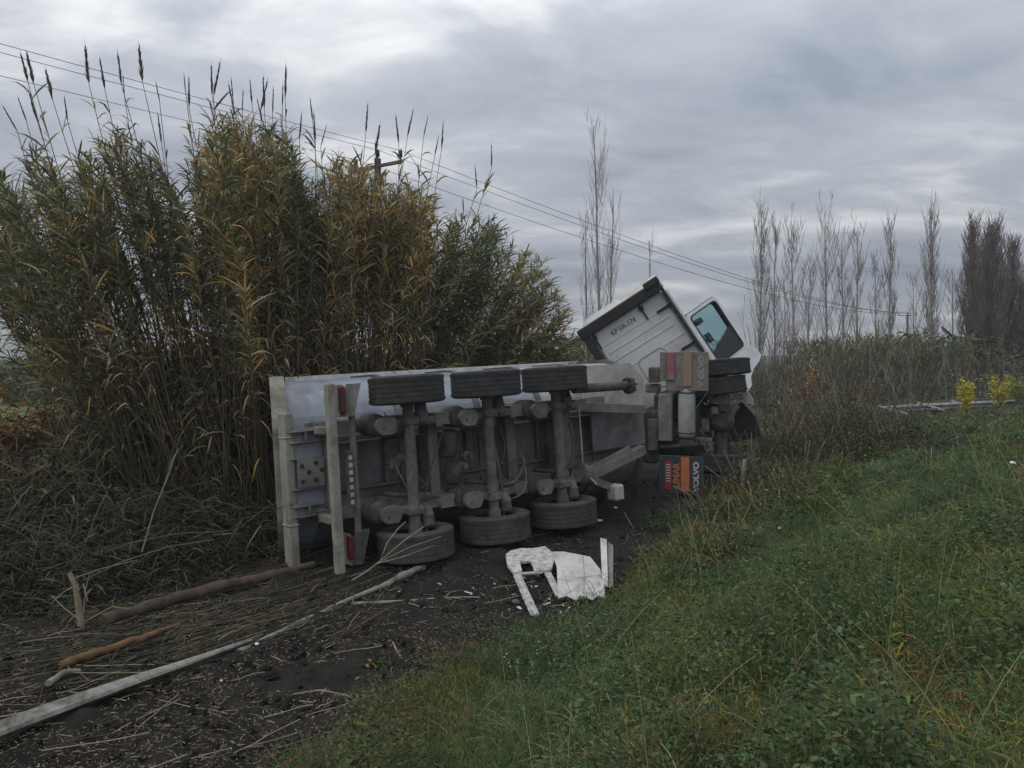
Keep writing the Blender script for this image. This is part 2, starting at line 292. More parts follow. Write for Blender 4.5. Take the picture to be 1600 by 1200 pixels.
def wheel(th, c, axis, w, m, label=None, R=R_T, fr=None, inside=1):
    """inside: the side (along axis) from which the wheel's hollow shows"""
    a = Vector(axis); c = Vector(c); b = MB(); s_ = inside
    b.lathe([(.29, -w * .36), (.285, -w * .2), (.28, w * .1), (.20, -w * .18 * s_), (.1, -w * .2 * s_), (.001, -w * .2 * s_)] if s_ > 0 else [(.29, w * .36), (.285, w * .2), (.28, -w * .1), (.20, w * .18), (.1, w * .2), (.001, w * .2)], c, a, 32)
    b.lathe([(.13, 0), (.13, .16 * s_), (.001, .16 * s_)], c - a * (w * .15 * s_), a, 20)
    o = part('wheel', b, m_dark, th, fr, label=label); t = MB().lathe(tyre_prof(w, R), c, a, 64)
    for i, f in enumerate(t.f):
        if all(((Vector(t.v[k]) - c) - a * (Vector(t.v[k]) - c).dot(a)).length > R - .02 for k in f): t.sm[i] = False
    # tread blocks: short sipes proud of the shoulders
    for k in range(56):
        an = 2 * math.pi * k / 56; e1 = a.orthogonal().normalized(); e2 = a.cross(e1); d = e1 * math.cos(an) + e2 * math.sin(an); tt = a.cross(d)
        for sg in (-1, 1):
            p0 = c + d * (R + .003) + a * (sg * w * .38); X = Matrix((tt, a, d)).transposed().to_4x4(); X.translation = p0
            t.box(-.019, .019, -w * .05, w * .05, -.012, .003, 0, 0, X)
    part('tyre', t, m, th, fr, parent=o); return o
for a in AX:
    wheel(tr, (a, 0, .195), (0, 0, 1), .385, m_rubber2)
    wheel(tr, (a, 0, 2.255), (0, 0, 1), .385, m_rubber, inside=-1)
    b = MB().tube([(a, 0, .28), (a, 0, 2.17)], .078, 16)
    for z in (.36, 2.09): b.tube([(a, 0, z - .07), (a, 0, z + .07)], .10, 16)
    for z in (.62, 1.83): b.box(a - .11, a + .11, -.10, .10, z - .05, z + .05)
    part('axle', b, m_axle)
    for z in (.64, 1.81):
        part('air_spring', MB().lathe([(.001, .06), (.12, .06), (.15, .10), (.155, .17), (.135, .215), (.155, .26), (.15, .38), (.12, .42), (.12, .47), (.001, .47)], (a - .44, 0, z), (0, 1, 0), 22), m_dark)
        b = MB(); pl = [(-.02 + .13 * math.cos(t), .115 * math.sin(t)) for t in np.linspace(math.pi / 2, 3 * math.pi / 2, 9)] + [(.10, -.115), (.15, -.04), (.15, .075), (.10, .115)]
        b.prism([(p[0], p[1]) for p in pl], -.045, .035, lambda y, p, a=a, z=z: (a - .36 + p[0], y, z + p[1] - .02)); b.tube([(a - .40, -.046, z - .05), (a - .40, -.03, z - .05)], .022, 8, 1)
        part('spring_seat', b, [m_steel, m_dark])
        b = MB().beam((a - .46, .055, z), (a + .12, .03, z), .10, .09, (0, 1, 0)).beam((a + .12, .03, z), (a + .62, .20, z), .10, .085, (0, 1, 0))
        part('trailing_arm', b, m_axle)
        part('hanger_bracket', MB().prism([(a + .50, .12), (a + .74, .12), (a + .80, .44), (a + .44, .44)], z - .085, z + .085, lambda w_, p: (p[0], p[1], w_)), m_steel)
        b = MB(); zc = z + (-.12 if z < 1 else .12)
        b.lathe([(.001, -.15), (.07, -.15), (.085, -.12), (.085, -.02), (.095, -.012), (.095, .012), (.085, .02), (.085, .11), (.06, .15), (.001, .15)], (a + .19, -.02, zc), (0, .25, 1), 16).tube([(a + .19, 0, zc - .14), (a + .12, -.02, zc - .3 if z < 1 else zc + .3)], .02, 8)
        part('brake_chamber', b, m_axle)
        for da in (-.07, .07): part('u_bolt', MB().tube([(a + da, .10, z - .045), (a + da, -.06, z - .045), (a + da, -.112, z - .02), (a + da, -.112, z + .02), (a + da, -.06, z + .045), (a + da, .10, z + .045)], .012, 6), m_steel)
        part('shock_absorber', MB().tube([(a + .05, .02, z + (.16 if z < 1 else -.16)), (a - .22, .42, z + (.2 if z < 1 else -.2))], .035, 10), m_dark)
RW = ((.60, .74), (1.74, 1.88))
for z0, z1 in RW:
    part('chassis_rail', MB().box(-1.16, 4.1, .46, .485, z0 - .02, z1 + .02).box(-1.16, 4.1, .485, .76, (z0 + z1) / 2 - .012, (z0 + z1) / 2 + .012).box(-1.16, 4.1, .76, .785, z0 - .02, z1 + .02), m_steel)
for l, w_ in ((-.95, .11), (.62, .16), (2.02, .17), (3.12, .30)):
    part('cross_member', MB().box(l - w_ / 2, l + w_ / 2, .43, .458, .62, 1.86).box(l - w_ / 2, l - w_ / 2 + .014, .458, .70, .765, 1.715).box(l + w_ / 2 - .014, l + w_ / 2, .458, .70, .765, 1.715), m_steel)
# hopper: half-pipe shell, closed front, sloping tail
def sect(n=9, g=0.0):
    """(y, z) outline of the shell from the lower rim to the upper rim, grown by g"""
    p = [(2.42, -.0 - g), (1.72, -.0 - g)]
    for t in np.linspace(0, math.pi / 2, n): p.append((1.72 - (.83 + g) * math.sin(t), .83 - (.83 + g) * math.cos(t)))
    for t in np.linspace(math.pi / 2, 0, n): p.append((1.72 - (.83 + g) * math.sin(t), 1.65 + (.83 + g) * math.cos(t)))
    return p + [(1.72, 2.48 + g), (2.42, 2.48 + g)]
LR = lambda y: -1.50 + .34 * (y - .89)                      # slanted tail
LF = 5.28
def shell(mb, x0, x1, g0, g1, m=0):
    A, B = sect(g=g1), sect(g=g0); poly = A + B[::-1]; n = len(A)
    v = [(x0(p[0]), *p) for p in A] + [(x0(p[0]), *p) for p in B] + [(x1(p[0]), *p) for p in A] + [(x1(p[0]), *p) for p in B]; f = []
    for i in range(n - 1):
        f += [(i, i + 1, 2 * n + i + 1, 2 * n + i), (n + i, 3 * n + i, 3 * n + i + 1, n + i + 1), (i, n + i, n + i + 1, i + 1), (2 * n + i, 2 * n + i + 1, 3 * n + i + 1, 3 * n + i)]
    f += [(0, 2 * n, 3 * n, n), (n - 1, 2 * n - 1, 4 * n - 1, 3 * n - 1)]
    return mb.add(v, f, m)
def grime_shade_lower(b):  # lower faces darker: grime, plus shade painted into the front shell's colour
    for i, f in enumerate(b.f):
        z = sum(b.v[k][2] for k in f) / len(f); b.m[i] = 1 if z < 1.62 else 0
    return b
hop = part('hopper', grime_shade_lower(shell(MB(), LR, lambda y: 3.0, -.012, 0)), [m_blue, m_floor])
part('front_hopper', grime_shade_lower(shell(MB(), lambda y: 3.004, lambda y: LF, -.012, .004)), [m_dust, m_floor], label='dust-caked front half of the hopper shell')
for l in (.35, 1.75, 3.0, 4.15):
    part('hopper_rib', shell(MB(), lambda y, l=l: l - .05, lambda y, l=l: l + .05, .005, .034), m_floor)
b = shell(MB(), lambda y: LR(y) - .06, lambda y: LR(y) + .15, .003, .085); part('rear_frame', b, m_beige)
for z in (-.03, 2.51): part('top_rail', MB().beam((LR(2.42), 2.46, z), (LF + .02, 2.46, z), .10, .12, (0, 1, 0)), m_rim)
sc = sect(g=-.02)
def plate(mb, xf, t, m=0):
    n = len(sc); v = [(xf(p[0]), *p) for p in sc] + [(xf(p[0]) + t, *p) for p in sc]
    return mb.add(v, [tuple(range(n)), tuple(range(n, 2 * n))] + [(i, (i + 1) % n, n + (i + 1) % n, n + i) for i in range(n)], m)
part('tailgate', plate(MB(), lambda y: LR(y) + .02, .04), m_blue); part('front_bulkhead', plate(MB(), lambda y: LF - .05, .04), m_floor)
part('front_frame', shell(MB(), lambda y: LF - .05, lambda y: LF + .05, .006, .07), m_steel)
# floor stringers and ribs seen between the rails
for z in (.92, 1.56):
    part('floor_stringer', MB().box(-1.45, 5.1, .80, .885, z - .02, z + .02), m_floor)
for l in (.05, .95, 1.45, 2.35, 2.85, 3.6, 4.4):
    part('floor_bearer', MB().box(l - .025, l + .025, .805, .887, .945, 1.535), m_steel)
# rear cross box with its bolt plate, between the tail frame and the bumper
b = MB()
for z in (.70, .83, 1.05, 1.45, 1.66, 1.80): b.box(-1.46, -1.06, .50, .82, z - .011, z + .011)
part('rear_cross_box', b.box(-1.46, -1.06, .821, .84, .69, 1.81), m_steel)
part('rear_skirt', shell(MB(), LR, lambda y: -.98, .001, .008), m_blue); part('rear_underplate', MB().box(-1.44, -1.0, .60, .615, .66, 1.84, 0, 0), m_blue)
part('tail_post', MB().box(-1.52, -1.40, .56, .80, .04, 2.05, 0, .012).box(-1.53, -1.39, .55, .81, .58, .61).box(-1.53, -1.39, .55, .81, 1.72, 1.745), m_beige)
b = MB().box(-1.40, -1.03, .48, .494, 1.07, 1.44)
pl = part('bolt_plate', b, m_steel)
for i, (dl, dz) in enumerate(((-.12, .10), (.07, .12), (-.03, .01), (.15, .02), (-.12, -.10), (.06, -.10))):
    part('bolt_hole', MB().tube([(-1.22 + dl, .470, 1.255 + dz), (-1.22 + dl, .481, 1.255 + dz)], .028, 12), m_black, parent=pl)
for z in (.765, 1.73): part('web_gusset', MB().box(-1.27, -1.23, .50, .80, z - .055, z + .055), m_steel)
part('rear_bumper', MB().box(-1.17, -1.055, -.06, .05, .0, 2.40, 0, .012), m_beige)
for z in (.66, 1.80): part('bumper_bracket', MB().box(-1.17, -1.05, .072, .46, z - .05, z + .05), m_steel)
for z0, z1 in ((.14, .44), (2.0, 2.36)): part('tail_lamp', MB().box(-.98, -.90, -.03, .07, z0, z1, 0, .02), m_red)
for z0, z1, sg in ((.06, .46, 1), (1.96, 2.38, -1)):
    b = MB(); b.add([(-.92, .05, z0), (-.80, -.02, z0), (-.72, .16, z0), (-.85, .22, z0), (-.86, .05, z1), (-.68, -.02, z1), (-.60, .16, z1), (-.78, .22, z1)], [(0, 1, 5, 4), (1, 2, 6, 5), (2, 3, 7, 6), (3, 0, 4, 7), (0, 3, 2, 1), (4, 5, 6, 7)])
    part('mudguard', b, m_steel if sg < 0 else m_dark); part('mudguard_bracket', MB().box(-.95, -.93, .0, .40, z0, z1), m_steel)
b = MB().box(-.90, -.82, .05, .12, .78, 1.52); lb = part('marker_board', b, m_dark)
for k in range(7): part('marker_stripe', MB().box(-.885, -.835, .042, .049, .83 + k * .095, .885 + k * .095, 0, 0), m_dust, parent=lb)
part('lamp_beam', MB().tube([(-.78, .10, .40), (-.78, .10, 2.0)], .045, 10), m_axle)
# central air tanks, valves and hoses
for l, z, ln in ((.83, 1.42, .42), (.86, 1.0, .36)):
    part('air_reservoir', MB().lathe([(.001, -ln / 2), (.08, -ln / 2), (.13, -ln / 2 + .06), (.13, ln / 2 - .06), (.08, ln / 2), (.001, ln / 2)], (l, .34, z), (.15, 0, 1), 18), m_dark)
for l, z in ((1.08, 1.22), (.98, 1.08), (-.12, 1.25), (.0, 1.3)):
    part('valve_block', MB().box(l - .07, l + .06, .22, .38, z - .06, z + .07).tube([(l, .22, z), (l, .15, z)], .035, 8).tube([(l - .1, .28, z + .02), (l + .1, .28, z + .02)], .025, 8), m_axle)
for i in range(26):
    a = random.choice(AX); p0 = Vector((a + random.uniform(.05, .3), random.uniform(-.02, .2), random.uniform(.5, 1.2))); p1 = p0 + Vector((random.uniform(-.35, .5), random.uniform(.0, .3), random.uniform(.25, .9))); bow = Vector((random.uniform(-.1, .15), random.uniform(-.12, .02), random.uniform(-.2, 0)))
    p = [p0.lerp(p1, t / 8) + bow * (4 * t / 8 * (1 - t / 8)) for t in range(9)]
    part('air_hose', MB().tube(p, random.choice((.009, .012, .016)), 6), m_dark if i % 3 else m_steel)
# ram tube with flanged end beside the front upper tyre, landing gear, rods, gooseneck
part('side_tube', MB().tube([(2.75, -.28, 2.08), (4.05, -.20, 2.06)], .072, 14), m_dark)
b = MB().tube([(4.0, -.20, 2.06), (4.07, -.20, 2.06)], .14, 10); 
for k in range(6): b.tube([(3.96, -.20 + .11 * math.cos(k), 2.06 + .11 * math.sin(k)), (4.12, -.20 + .11 * math.cos(k), 2.06 + .11 * math.sin(k))], .02, 6, 1)
part('tube_flange', b, [m_dark, m_red])
def T(u, v, y): return onpl(TM, 1, y, u, v)
part('gooseneck_beam', MB().beam(T(902, 752, .35), T(1004, 702, .35), .16, .17, (0, 1, 0)).beam(T(902, 744, .30), T(985, 700, .30), .10, .03, (0, 1, 0)), m_steel)
part('gooseneck_beam', MB().beam(T(915, 636, .40), T(1004, 640, .40), .16, .14, (0, 1, 0)), m_steel)
part('gooseneck_plate', MB().box(3.9, 5.2, .62, .66, .95, 1.85), m_floor)
fc = [onpl(TM, 1, .60, *q) for q in ((912, 572), (984, 567), (1005, 590), (1006, 642), (960, 634), (912, 622))]
part('front_corner_panel', MB().prism([(p.x, p.z) for p in fc], .60, .63, lambda y, p: (p[0], y, p[1])), m_dust)
part('support_rod', MB().tube([T(904, 632, .1), T(909, 700, .1), T(912, 742, .1)], .014, 8), m_dust)
part('support_rod', MB().tube([T(912, 738, .0), T(932, 757, .0)], .02, 8), m_dust)
part('landing_leg', MB().beam(T(890, 738, .15), T(955, 762, .0), .12, .12, (0, 1, 0)).tube([T(903, 738, .02), T(912, 742, .02)], .17, 16), m_axle)
q0 = T(961, 768, -.05); part('landing_foot', MB().box(q0.x - .10, q0.x + .10, -.18, .06, q0.z - .14, q0.z + .12, 0, .03), m_dust)
for u_, y_ in ((893, .2), (868, .22)): part('brake_drum', MB().tube([T(u_, 742, y_), T(u_ + 14, 742, y_)], .12, 14), m_axle)

# ------------------------------------------------------------------ the tractor
Tv = Vector((.30, .954, .0)).normalized(); Vv = Vector((-Tv.y, Tv.x, 0)); Zv = Vector((0, 0, 1))
TK = frame(Vector((3.05, 13.7, 0)), Tv, Vv, Zv)                # x forwards (away), y its own up (to the left), z across (up)
tk = Thing('truck_tractor', 'white lorry tractor rolled on its side, cab twisted, door open, beyond the trailer', 'lorry', TK)
def K(u, v, x=0.0): return onpl(TK, 0, x, u, v)
def kbox(mb, u0, v0, u1, v1, x0, x1, m=0, ch=.008):
    a = K(u0, v0, x0); c = K(u1, v1, x0); return mb.box(x0, x1, min(a.y, c.y), max(a.y, c.y), min(a.z, c.z), max(a.z, c.z), m, ch)
def tp(name, mb, m, parent=None, label=None): return part(name, mb, m, tk, None, parent, label)
fl = tp('mud_flap', kbox(MB(), 1040, 550, 1107, 611, -.02, .0), m_flap, label='dusty upper mud flap with faded red stripe')
tp('stripe', kbox(MB(), 1042, 551, 1054, 594, -.045, -.022), m_pink, fl); tp('stripe', kbox(MB(), 1067, 549, 1081, 604, -.04, -.022), mat('brown_stripe', (.25, .16, .11), (.19, .16, .13), .8, 5), fl)
tp('flap_fold', kbox(MB(), 1031, 550, 1039, 596, -.06, .02), m_flap, fl)
def flap_text(txt, u, v, size, m, parent, x, sx=1.0):
    c = K(u, v, x); X = frame(Vector((x, c.y, c.z)), Vector((0, 0, 1)), Vector((0, 1, 0)), Vector((-1, 0, 0)))
    return tp('lettering', text_mb(MB(), txt, size, X, sx=sx, bold=.006), m, parent)
flap_text('V OLVO', 1096, 580, .125, mat('lettering_dusty', (.27, .265, .25), (.2, .19, .175), .8, 9), fl, -.0225, 1.22)
f2 = tp('mud_flap', kbox(MB(), 1030, 711, 1100, 774, -.02, .0), m_flapd, label='dark lower mud flap with red and orange print')
tp('stripe', kbox(MB(), 1064, 714, 1077, 768, -.024, -.0205, 0, 0), m_orange, f2); tp('stripe', kbox(MB(), 1039, 720, 1049, 764, -.024, -.0205, 0, 0), m_redp, f2)
tp('stripe', kbox(MB(), 1030, 711, 1033, 773, -.03, .004), m_green, f2)
flap_text('VOLVO', 1088, 745, .13, m_lwhite, f2, -.0225, 1.22)
flap_text('LIMAR', 1057, 743, .155, m_orange, f2, -.0225, 1.02)
# pale unreadable small print on the red stripe
for k in range(7):
    c = K(1044, 726 + k * 4.2, -.025); tp('print_bar', MB().box(-.0275, -.0245, c.y - .045, c.y + .04, c.z - .012, c.z + .008, 0, 0), m_lwhite, f2)
tp('cross_member', kbox(MB(), 1028, 616, 1050, 690, .05, .30, 0, .015), m_steel)
c0 = K(1073, 604, .12); c1 = K(1073, 685, .12)
tp('air_tank', MB().lathe([(.001, 0), (.09, .0), (.14, .035), (.152, .08), (.152, c0.z - c1.z - .08), (.14, c0.z - c1.z - .035), (.09, c0.z - c1.z), (.001, c0.z - c1.z)], c1, (0, 0, 1), 26), m_tank)
for z in (.09, c0.z - c1.z - .12): tp('tank_strap', MB().lathe([(.154, z), (.156, z), (.156, z + .03), (.154, z + .03)], c1, (0, 0, 1), 26), m_dark)
cy = K(1040, 650, .3).y; cz = K(1040, 652, .3).z
for s in (-1, 1): tp('chassis_rail', MB().box(.302, 5.2, cy - .14, cy + .12, cz + s * .40 - .04, cz + s * .40 + .04), m_dark)
wy = -.62
for z, w_, dy in ((2.45, .30, 0), (2.10, .31, .07), (.72, .325, 0), (.36, .325, 0)): wheel(tk, (.72, wy + dy, z), (.05, .10 if z > 2.2 else (.17 if z > 1 else 0), 1), w_, m_rubber, inside=-1 if z > 1.4 else 1, R=.53)
tp('drive_axle', MB().tube([(.72, wy, .3), (.72, wy, 2.4)], .12, 14).lathe([(.001, -.28), (.18, -.24), (.25, -.1), (.25, .1), (.18, .24), (.001, .28)], (.68, wy, cz), (0, 0, 1), 20), m_dark)
tp('brake_drum', MB().tube([(.6, wy + .05, 1.80), (.6, wy + .05, 1.98)], .20, 18), m_axle); tp('spring_pack', MB().box(.25, 1.5, wy + .12, wy + .22, cz + .36, cz + .46).box(.4, 1.3, wy + .02, wy + .11, cz + .36, cz + .46), m_dark)
tp('coupling_frame', kbox(MB(), 1004, 640, 1029, 725, .35, 1.3, 0, .04), m_dark); tp('coupling_frame', kbox(MB(), 1012, 655, 1028, 705, .2, .34, 0, .02), m_axle)
tp('rear_guard', kbox(MB(), 1026, 684, 1102, 714, .9, 1.5, 0, .04), m_dark); tp('rear_guard', kbox(MB(), 1086, 604, 1112, 690, .9, 1.5, 0, .05), m_dark); tp('torsion_bar', MB().tube([K(1032, 698, .3), K(1100, 694, .3)], .04, 10), m_axle)
tp('fifth_wheel', MB().box(.35, 1.15, cy + .14, cy + .22, cz - .42, cz + .42, 0, .02), m_dark)
tp('gearbox', MB().box(2.2, 3.4, cy - .35, cy + .2, cz - .25, cz + .25, 0, .06).box(3.4, 4.6, cy - .45, cy + .5, cz - .4, cz + .4, 0, .08), m_dark)
fw = Vector((4.0, wy - .05, .0)); wheel(tk, (3.9, wy, 2.25), (0, 0, 1), .32, m_rubber, inside=-1, R=.52)
tp('front_axle', MB().tube([(3.9, wy, .4), (3.9, wy, 2.2)], .08, 12), m_dark)
tp('drag_link', MB().tube([K(1098, 640, 1.0), K(1120, 648, 1.2), K(1140, 636, 1.4)], .05, 10).tube([K(1133, 660, 1.3), K(1152, 634, 1.5)], .06, 10), m_axle)
for u0, v0, u1, v1 in ((1110, 636, 1122, 648), (1096, 655, 1108, 676), (1122, 632, 1136, 644), (1086, 684, 1112, 692), (1060, 690, 1084, 700), (1013, 574, 1030, 598), (1008, 600, 1030, 614)):
    tp('bracket', kbox(MB(), u0, v0, u1, v1, random.uniform(.25, .5), random.uniform(.6, .8), 0, .02), random.choice((m_axle, m_steel, m_dark)))
for i in range(14):
    p0 = K(random.uniform(1010, 1110), random.uniform(600, 700), random.uniform(.0, .2)); p1 = p0 + Vector((random.uniform(.0, .25), random.uniform(-.35, .35), random.uniform(-.45, .3))); bow = Vector((random.uniform(-.05, .05), random.uniform(-.1, .1), random.uniform(-.16, 0)))
    p = [p0.lerp(p1, t / 8) + bow * (4 * t / 8 * (1 - t / 8)) for t in range(9)]
    tp('hose', MB().tube(p, random.choice((.010, .014, .02)), 6), m_dark if i % 4 else m_steel)
# step bumper, white broken corner
b = MB(); v4 = [K(1150, 604, 2.2), K(1158, 598, 2.2), K(1177, 624, 2.2), K(1178, 632, 2.2), K(1168, 629, 2.2)]
b.prism([(p.y, p.z) for p in v4], 2.0, 2.3); tp('broken_bumper_corner', b, m_whited)
b = MB(); v4 = [K(1112, 690, 2.4), K(1150, 690, 2.4), K(1190, 682, 2.4), K(1180, 650, 2.4), K(1160, 628, 2.4), K(1130, 640, 2.4)]
b.prism([(p.y, p.z) for p in v4], 2.35, 3.4); tp('engine_shield', b, m_black)
# cab: own axes, twisted against the chassis
Rc = Vector((.80, -.27, .53)).normalized(); Uc = Vector((-.587, .05, .81)); Uc = (Uc - Rc * Uc.dot(Rc)).normalized(); Fc = Uc.cross(Rc)
CB = frame(px(921, 524, 15.3), Rc, Fc, Uc)                # origin: upper left corner of the rear wall; x right, y forwards, z up
CW, CH, CD = 1.66, 1.95, 1.75
def cp(name, mb, m, parent=None, label=None): return part(name, mb, m, tk, CB, parent, label)
b = MB().box(0, CW, 0, CD, -CH, 0, 0, .05)
cab = cp('cab', b, m_white, label='white cab shell twisted upwards with its rear wall facing the camera')
# pressed ribs, lower panel outline
for z in (-.34, -.52, -.70): cp('pressed_rib', MB().box(.12, 1.50, -.010, -.001, z - .016, z + .016, 0, .007), m_white, cab)
for x0, x1, z in ((.10, .62, -.95), (1.12, 1.58, -.95), (1.12, 1.58, -1.2), (.1, .4, -1.3)): cp('pressed_rib', MB().box(x0, x1, -.010, -.001, z - .014, z + .014, 0, .006), m_white, cab)
b = MB()
pp = [(.50, -1.75), (.50, -1.02), (.58, -.94), (1.02, -.94), (1.10, -1.02), (1.10, -1.75)]
for p, q in zip(pp, pp[1:]): b.beam((p[0], -.004, p[1]), (q[0], -.004, q[1]), .03, .012, (0, 1, 0))
cp('panel_outline', b, mat('panel_seam', (.40, .40, .41), (.33, .33, .34), .5), cab)
text = frame(Vector((.66, -.004, -.22)), Vector((1, 0, 0)), Vector((0, 0, 1)), Vector((0, -1, 0)))
cp('lettering', text_mb(MB(), 'KP·VA-174', .155, text, sx=.80), m_letter, cab)
for x in (.06, 1.14): cp('deflector_strut', MB().tube([(x, -.03, .06), (x + .005, -.035, -.36)], .018, 8).box(x - .04, x + .05, -.05, -.002, -.16, -.06), m_black, cab)
for z in (-.34, -1.20): cp('side_strut', MB().beam((1.36, -.03, z), (CW + .02, -.03, z), .045, .05, (0, 1, 0)), m_black, cab)
b = MB().prism([(-.10, .02), (.0, .015), (.9, .32), (1.3, .10), (1.3, .01)], -.06, CW + .0, lambda x, p: (x, p[0], p[1]))
cp('roof_deflector', b, m_whited, cab)
cp('deflector_lip', MB().box(-.16, CW + .06, -.16, -.08, -.02, .20, 0, .03), m_black, cab); cp('deflector_lip', MB().box(CW - .24, CW + .08, -.2, -.1, .13, .27, 0, .02), m_black, cab)
cp('side_deflector', MB().box(CW + .001, CW + .06, -.14, .02, -1.45, .10, 0, .02), m_black, cab); cp('side_deflector', MB().box(-.14, -.003, -.14, .05, -1.0, .06, 0, .02), m_black, cab)
cp('cab_pillar', MB().box(CW + .03, CW + .10, .02, .16, -CH, -.05, 0, .02), m_white, cab)
cp('windscreen', MB().box(.10, CW - .10, CD + .002, CD + .02, -1.15, -.25), m_black, cab)
# open door: its own axes
Bd = -Uc; dA = px(1114, 463, 15.6); dBv = (px(1074, 503, 15.1) - dA)
Dx = (dBv - Bd * dBv.dot(Bd)).normalized(); Dn = Dx.cross(Bd); DM = frame(dA, Dx, Bd, Dn)     # x across the door, y down the door, z normal
dw = dBv.length; 
def rrect(x0, x1, y0, y1, r, n=5):
    return [(cx + r * math.cos(t), cy_ + r * math.sin(t)) for cx, cy_, t0 in ((x1 - r, y1 - r, 0), (x0 + r, y1 - r, 90), (x0 + r, y0 + r, 180), (x1 - r, y0 + r, 270)) for t in np.radians(np.linspace(t0, t0 + 90, n))]
def ring(mb, A, B, z0, z1, m=0):
    n = len(A); v = [(*p, z0) for p in A] + [(*p, z0) for p in B] + [(*p, z1) for p in A] + [(*p, z1) for p in B]; f = []
    for i in range(n):
        j = (i + 1) % n; f += [(i, j, n + j, n + i), (2 * n + i, 3 * n + i, 3 * n + j, 2 * n + j), (i, 2 * n + i, 2 * n + j, j), (n + i, n + j, 3 * n + j, 3 * n + i)]
    return mb.add(v, f, m)
WY = 1.16; dep = .05
b = ring(MB(), rrect(.0, dw, 0, WY + .06, .10), rrect(.075, dw - .075, .075, WY, .09), -dep, dep)
dpl = [onpl(DM, 2, 0, *q) for q in ((1172, 539), (1180, 546), (1187, 556), (1184, 565), (1175, 577), (1171, 590), (1172, 603), (1166, 612), (1150, 606), (1128, 590), (1112, 578))]
b.prism([(dw - .02, WY + .063)] + [(.02, WY + .063)] + [(p.x, max(p.y, WY + .066)) for p in dpl], -dep, dep, lambda z, p: (p[0], p[1], z))
door = part('door', b, m_white, tk, DM, label='open white door hanging out with tinted window')
part('window_seal', ring(MB(), rrect(.062, dw - .062, .062, WY + .013, .09), rrect(.09, dw - .09, .09, WY - .015, .08), -dep - .012, dep + .012), m_black, tk, DM, door)
part('outer_seal', ring(MB(), rrect(-.012, dw + .012, -.012, WY + .05, .10), rrect(.008, dw - .008, .008, WY + .03, .10), -.02, .02), m_black, tk, DM, door)
gl = bpy.data.materials.new('tinted_glass'); gl.use_nodes = True; t_ = gl.node_tree; t_.nodes.remove(t_.nodes['Principled BSDF'])
g1 = t_.nodes.new('ShaderNodeBsdfTransparent'); g1.inputs[0].default_value = (.50, .66, .66, 1); g2 = t_.nodes.new('ShaderNodeBsdfGlossy'); g2.inputs['Roughness'].default_value = .05; g2.inputs[0].default_value = (.8, .95, .95, 1)
gm = t_.nodes.new('ShaderNodeMixShader'); gm.inputs[0].default_value = .16; t_.links.new(g1.outputs[0], gm.inputs[1]); t_.links.new(g2.outputs[0], gm.inputs[2]); t_.links.new(gm.outputs[0], t_.nodes['Material Output'].inputs[0])
part('window_pane', MB().box(.085, dw - .085, .085, WY - .01, -.004, .004, 0, 0), gl, tk, DM, door)
x0, x1 = .085, dw - .085
b = MB().prism([(x0, WY * .58), (x0 + .10, WY * .60), (x1, WY * .80), (x1, WY - .02), (x0, WY - .02)], .010, .045, lambda z, p: (p[0], p[1], z)); part('door_trim', b, m_black, tk, DM, door)
part('mirror', MB().box(x1 - .22, x1 - .02, .18, .30, .02, .10, 0, .03).box(x1 - .20, x1 - .06, .52, .72, .02, .08, 0, .02), m_black, tk, DM, door)
part('door_handle', MB().tube([(x0 + .25, WY * .72, -.02), (x0 + .38, WY * .76, -.045), (x0 + .45, WY * .70, -.02)], .016, 8), m_steel, tk, DM, door)
for k in range(6): part('bolt_head', MB().tube([(-.05 + .02 * k, 1.30 + .04 * k, -dep - .012), (-.05 + .02 * k, 1.30 + .04 * k, -dep)], .012, 8), m_black, tk, DM, door)

# ------------------------------------------------------------------ poles and wires
def upole(p, h, arm, ax, label, r=.12):
    t = Thing('utility_pole', label, 'utility pole', loc=p, group='utility poles of the overhead line')
    b = MB().tube([(0, 0, -.3), (0, 0, h * .5), (0, 0, h)], [r * 1.2, r, r * .8], 12); b.build('post', m_wood, t.o)
    ax = Vector(ax).normalized(); MB().beam(-ax * arm + Vector((0, -.02, h - .22)), ax * arm + Vector((0, -.02, h - .22)), .08, .09).build('crossarm', m_wood, t.o)
    out = []
    for s in (-.94, 0, .94):
        q = ax * arm * s + Vector((0, 0, h - .15 if s else h)); 
        MB().lathe([(.001, 0), (.03, 0), (.03, .06), (.07, .07), (.05, .11), (.07, .13), (.05, .17), (.06, .19), (.04, .26), (.001, .27)], q, (0, 0, 1), 12).build('insulator', m_ins, t.o); out.append(p + q + Vector((0, 0, .25)))
    return out
P1 = px(590, 250, 22); P1 = Vector((P1.x, P1.y, float(H(P1.x, P1.y)))); P2 = Vector((51.5, 100., 0))
d12 = (P2 - P1).normalized(); ax = Vector((d12.y, -d12.x, 0))
A1 = upole(P1, px(590, 248, 22).z - P1.z, .95, ax, 'dark wooden utility pole rising out of the tall reeds'); A2 = upole(P2, 7.35, 1.25, (1, 0, 0), 'small far utility pole between the bare poplars', .16)
P0 = P1 - d12 * 42; wl = ('lowest overhead wire, from the left arm end of the reed-thicket pole', 'middle overhead wire, from the top of the reed-thicket pole', 'highest overhead wire, from the right arm end of the pole')
for k in range(3):
    a0 = P0 + (A1[k] - P1); a0.z = A1[k].z + .35; pts = []
    for a, b_, n, sag in ((a0, A1[k], 14, .45), (A1[k], A2[k], 30, 1.3)):
        for i in range(n + (1 if n == 30 else 0)): t = i / n; q = a.lerp(b_, t); pts.append(q - Vector((0, 0, 4 * sag * t * (1 - t))))
    tag(MB().tube(pts, [max(.006, .0003 * p.y) for p in pts], 5).build('power_line', m_wire), wl[k], 'power line', 'overhead wires')

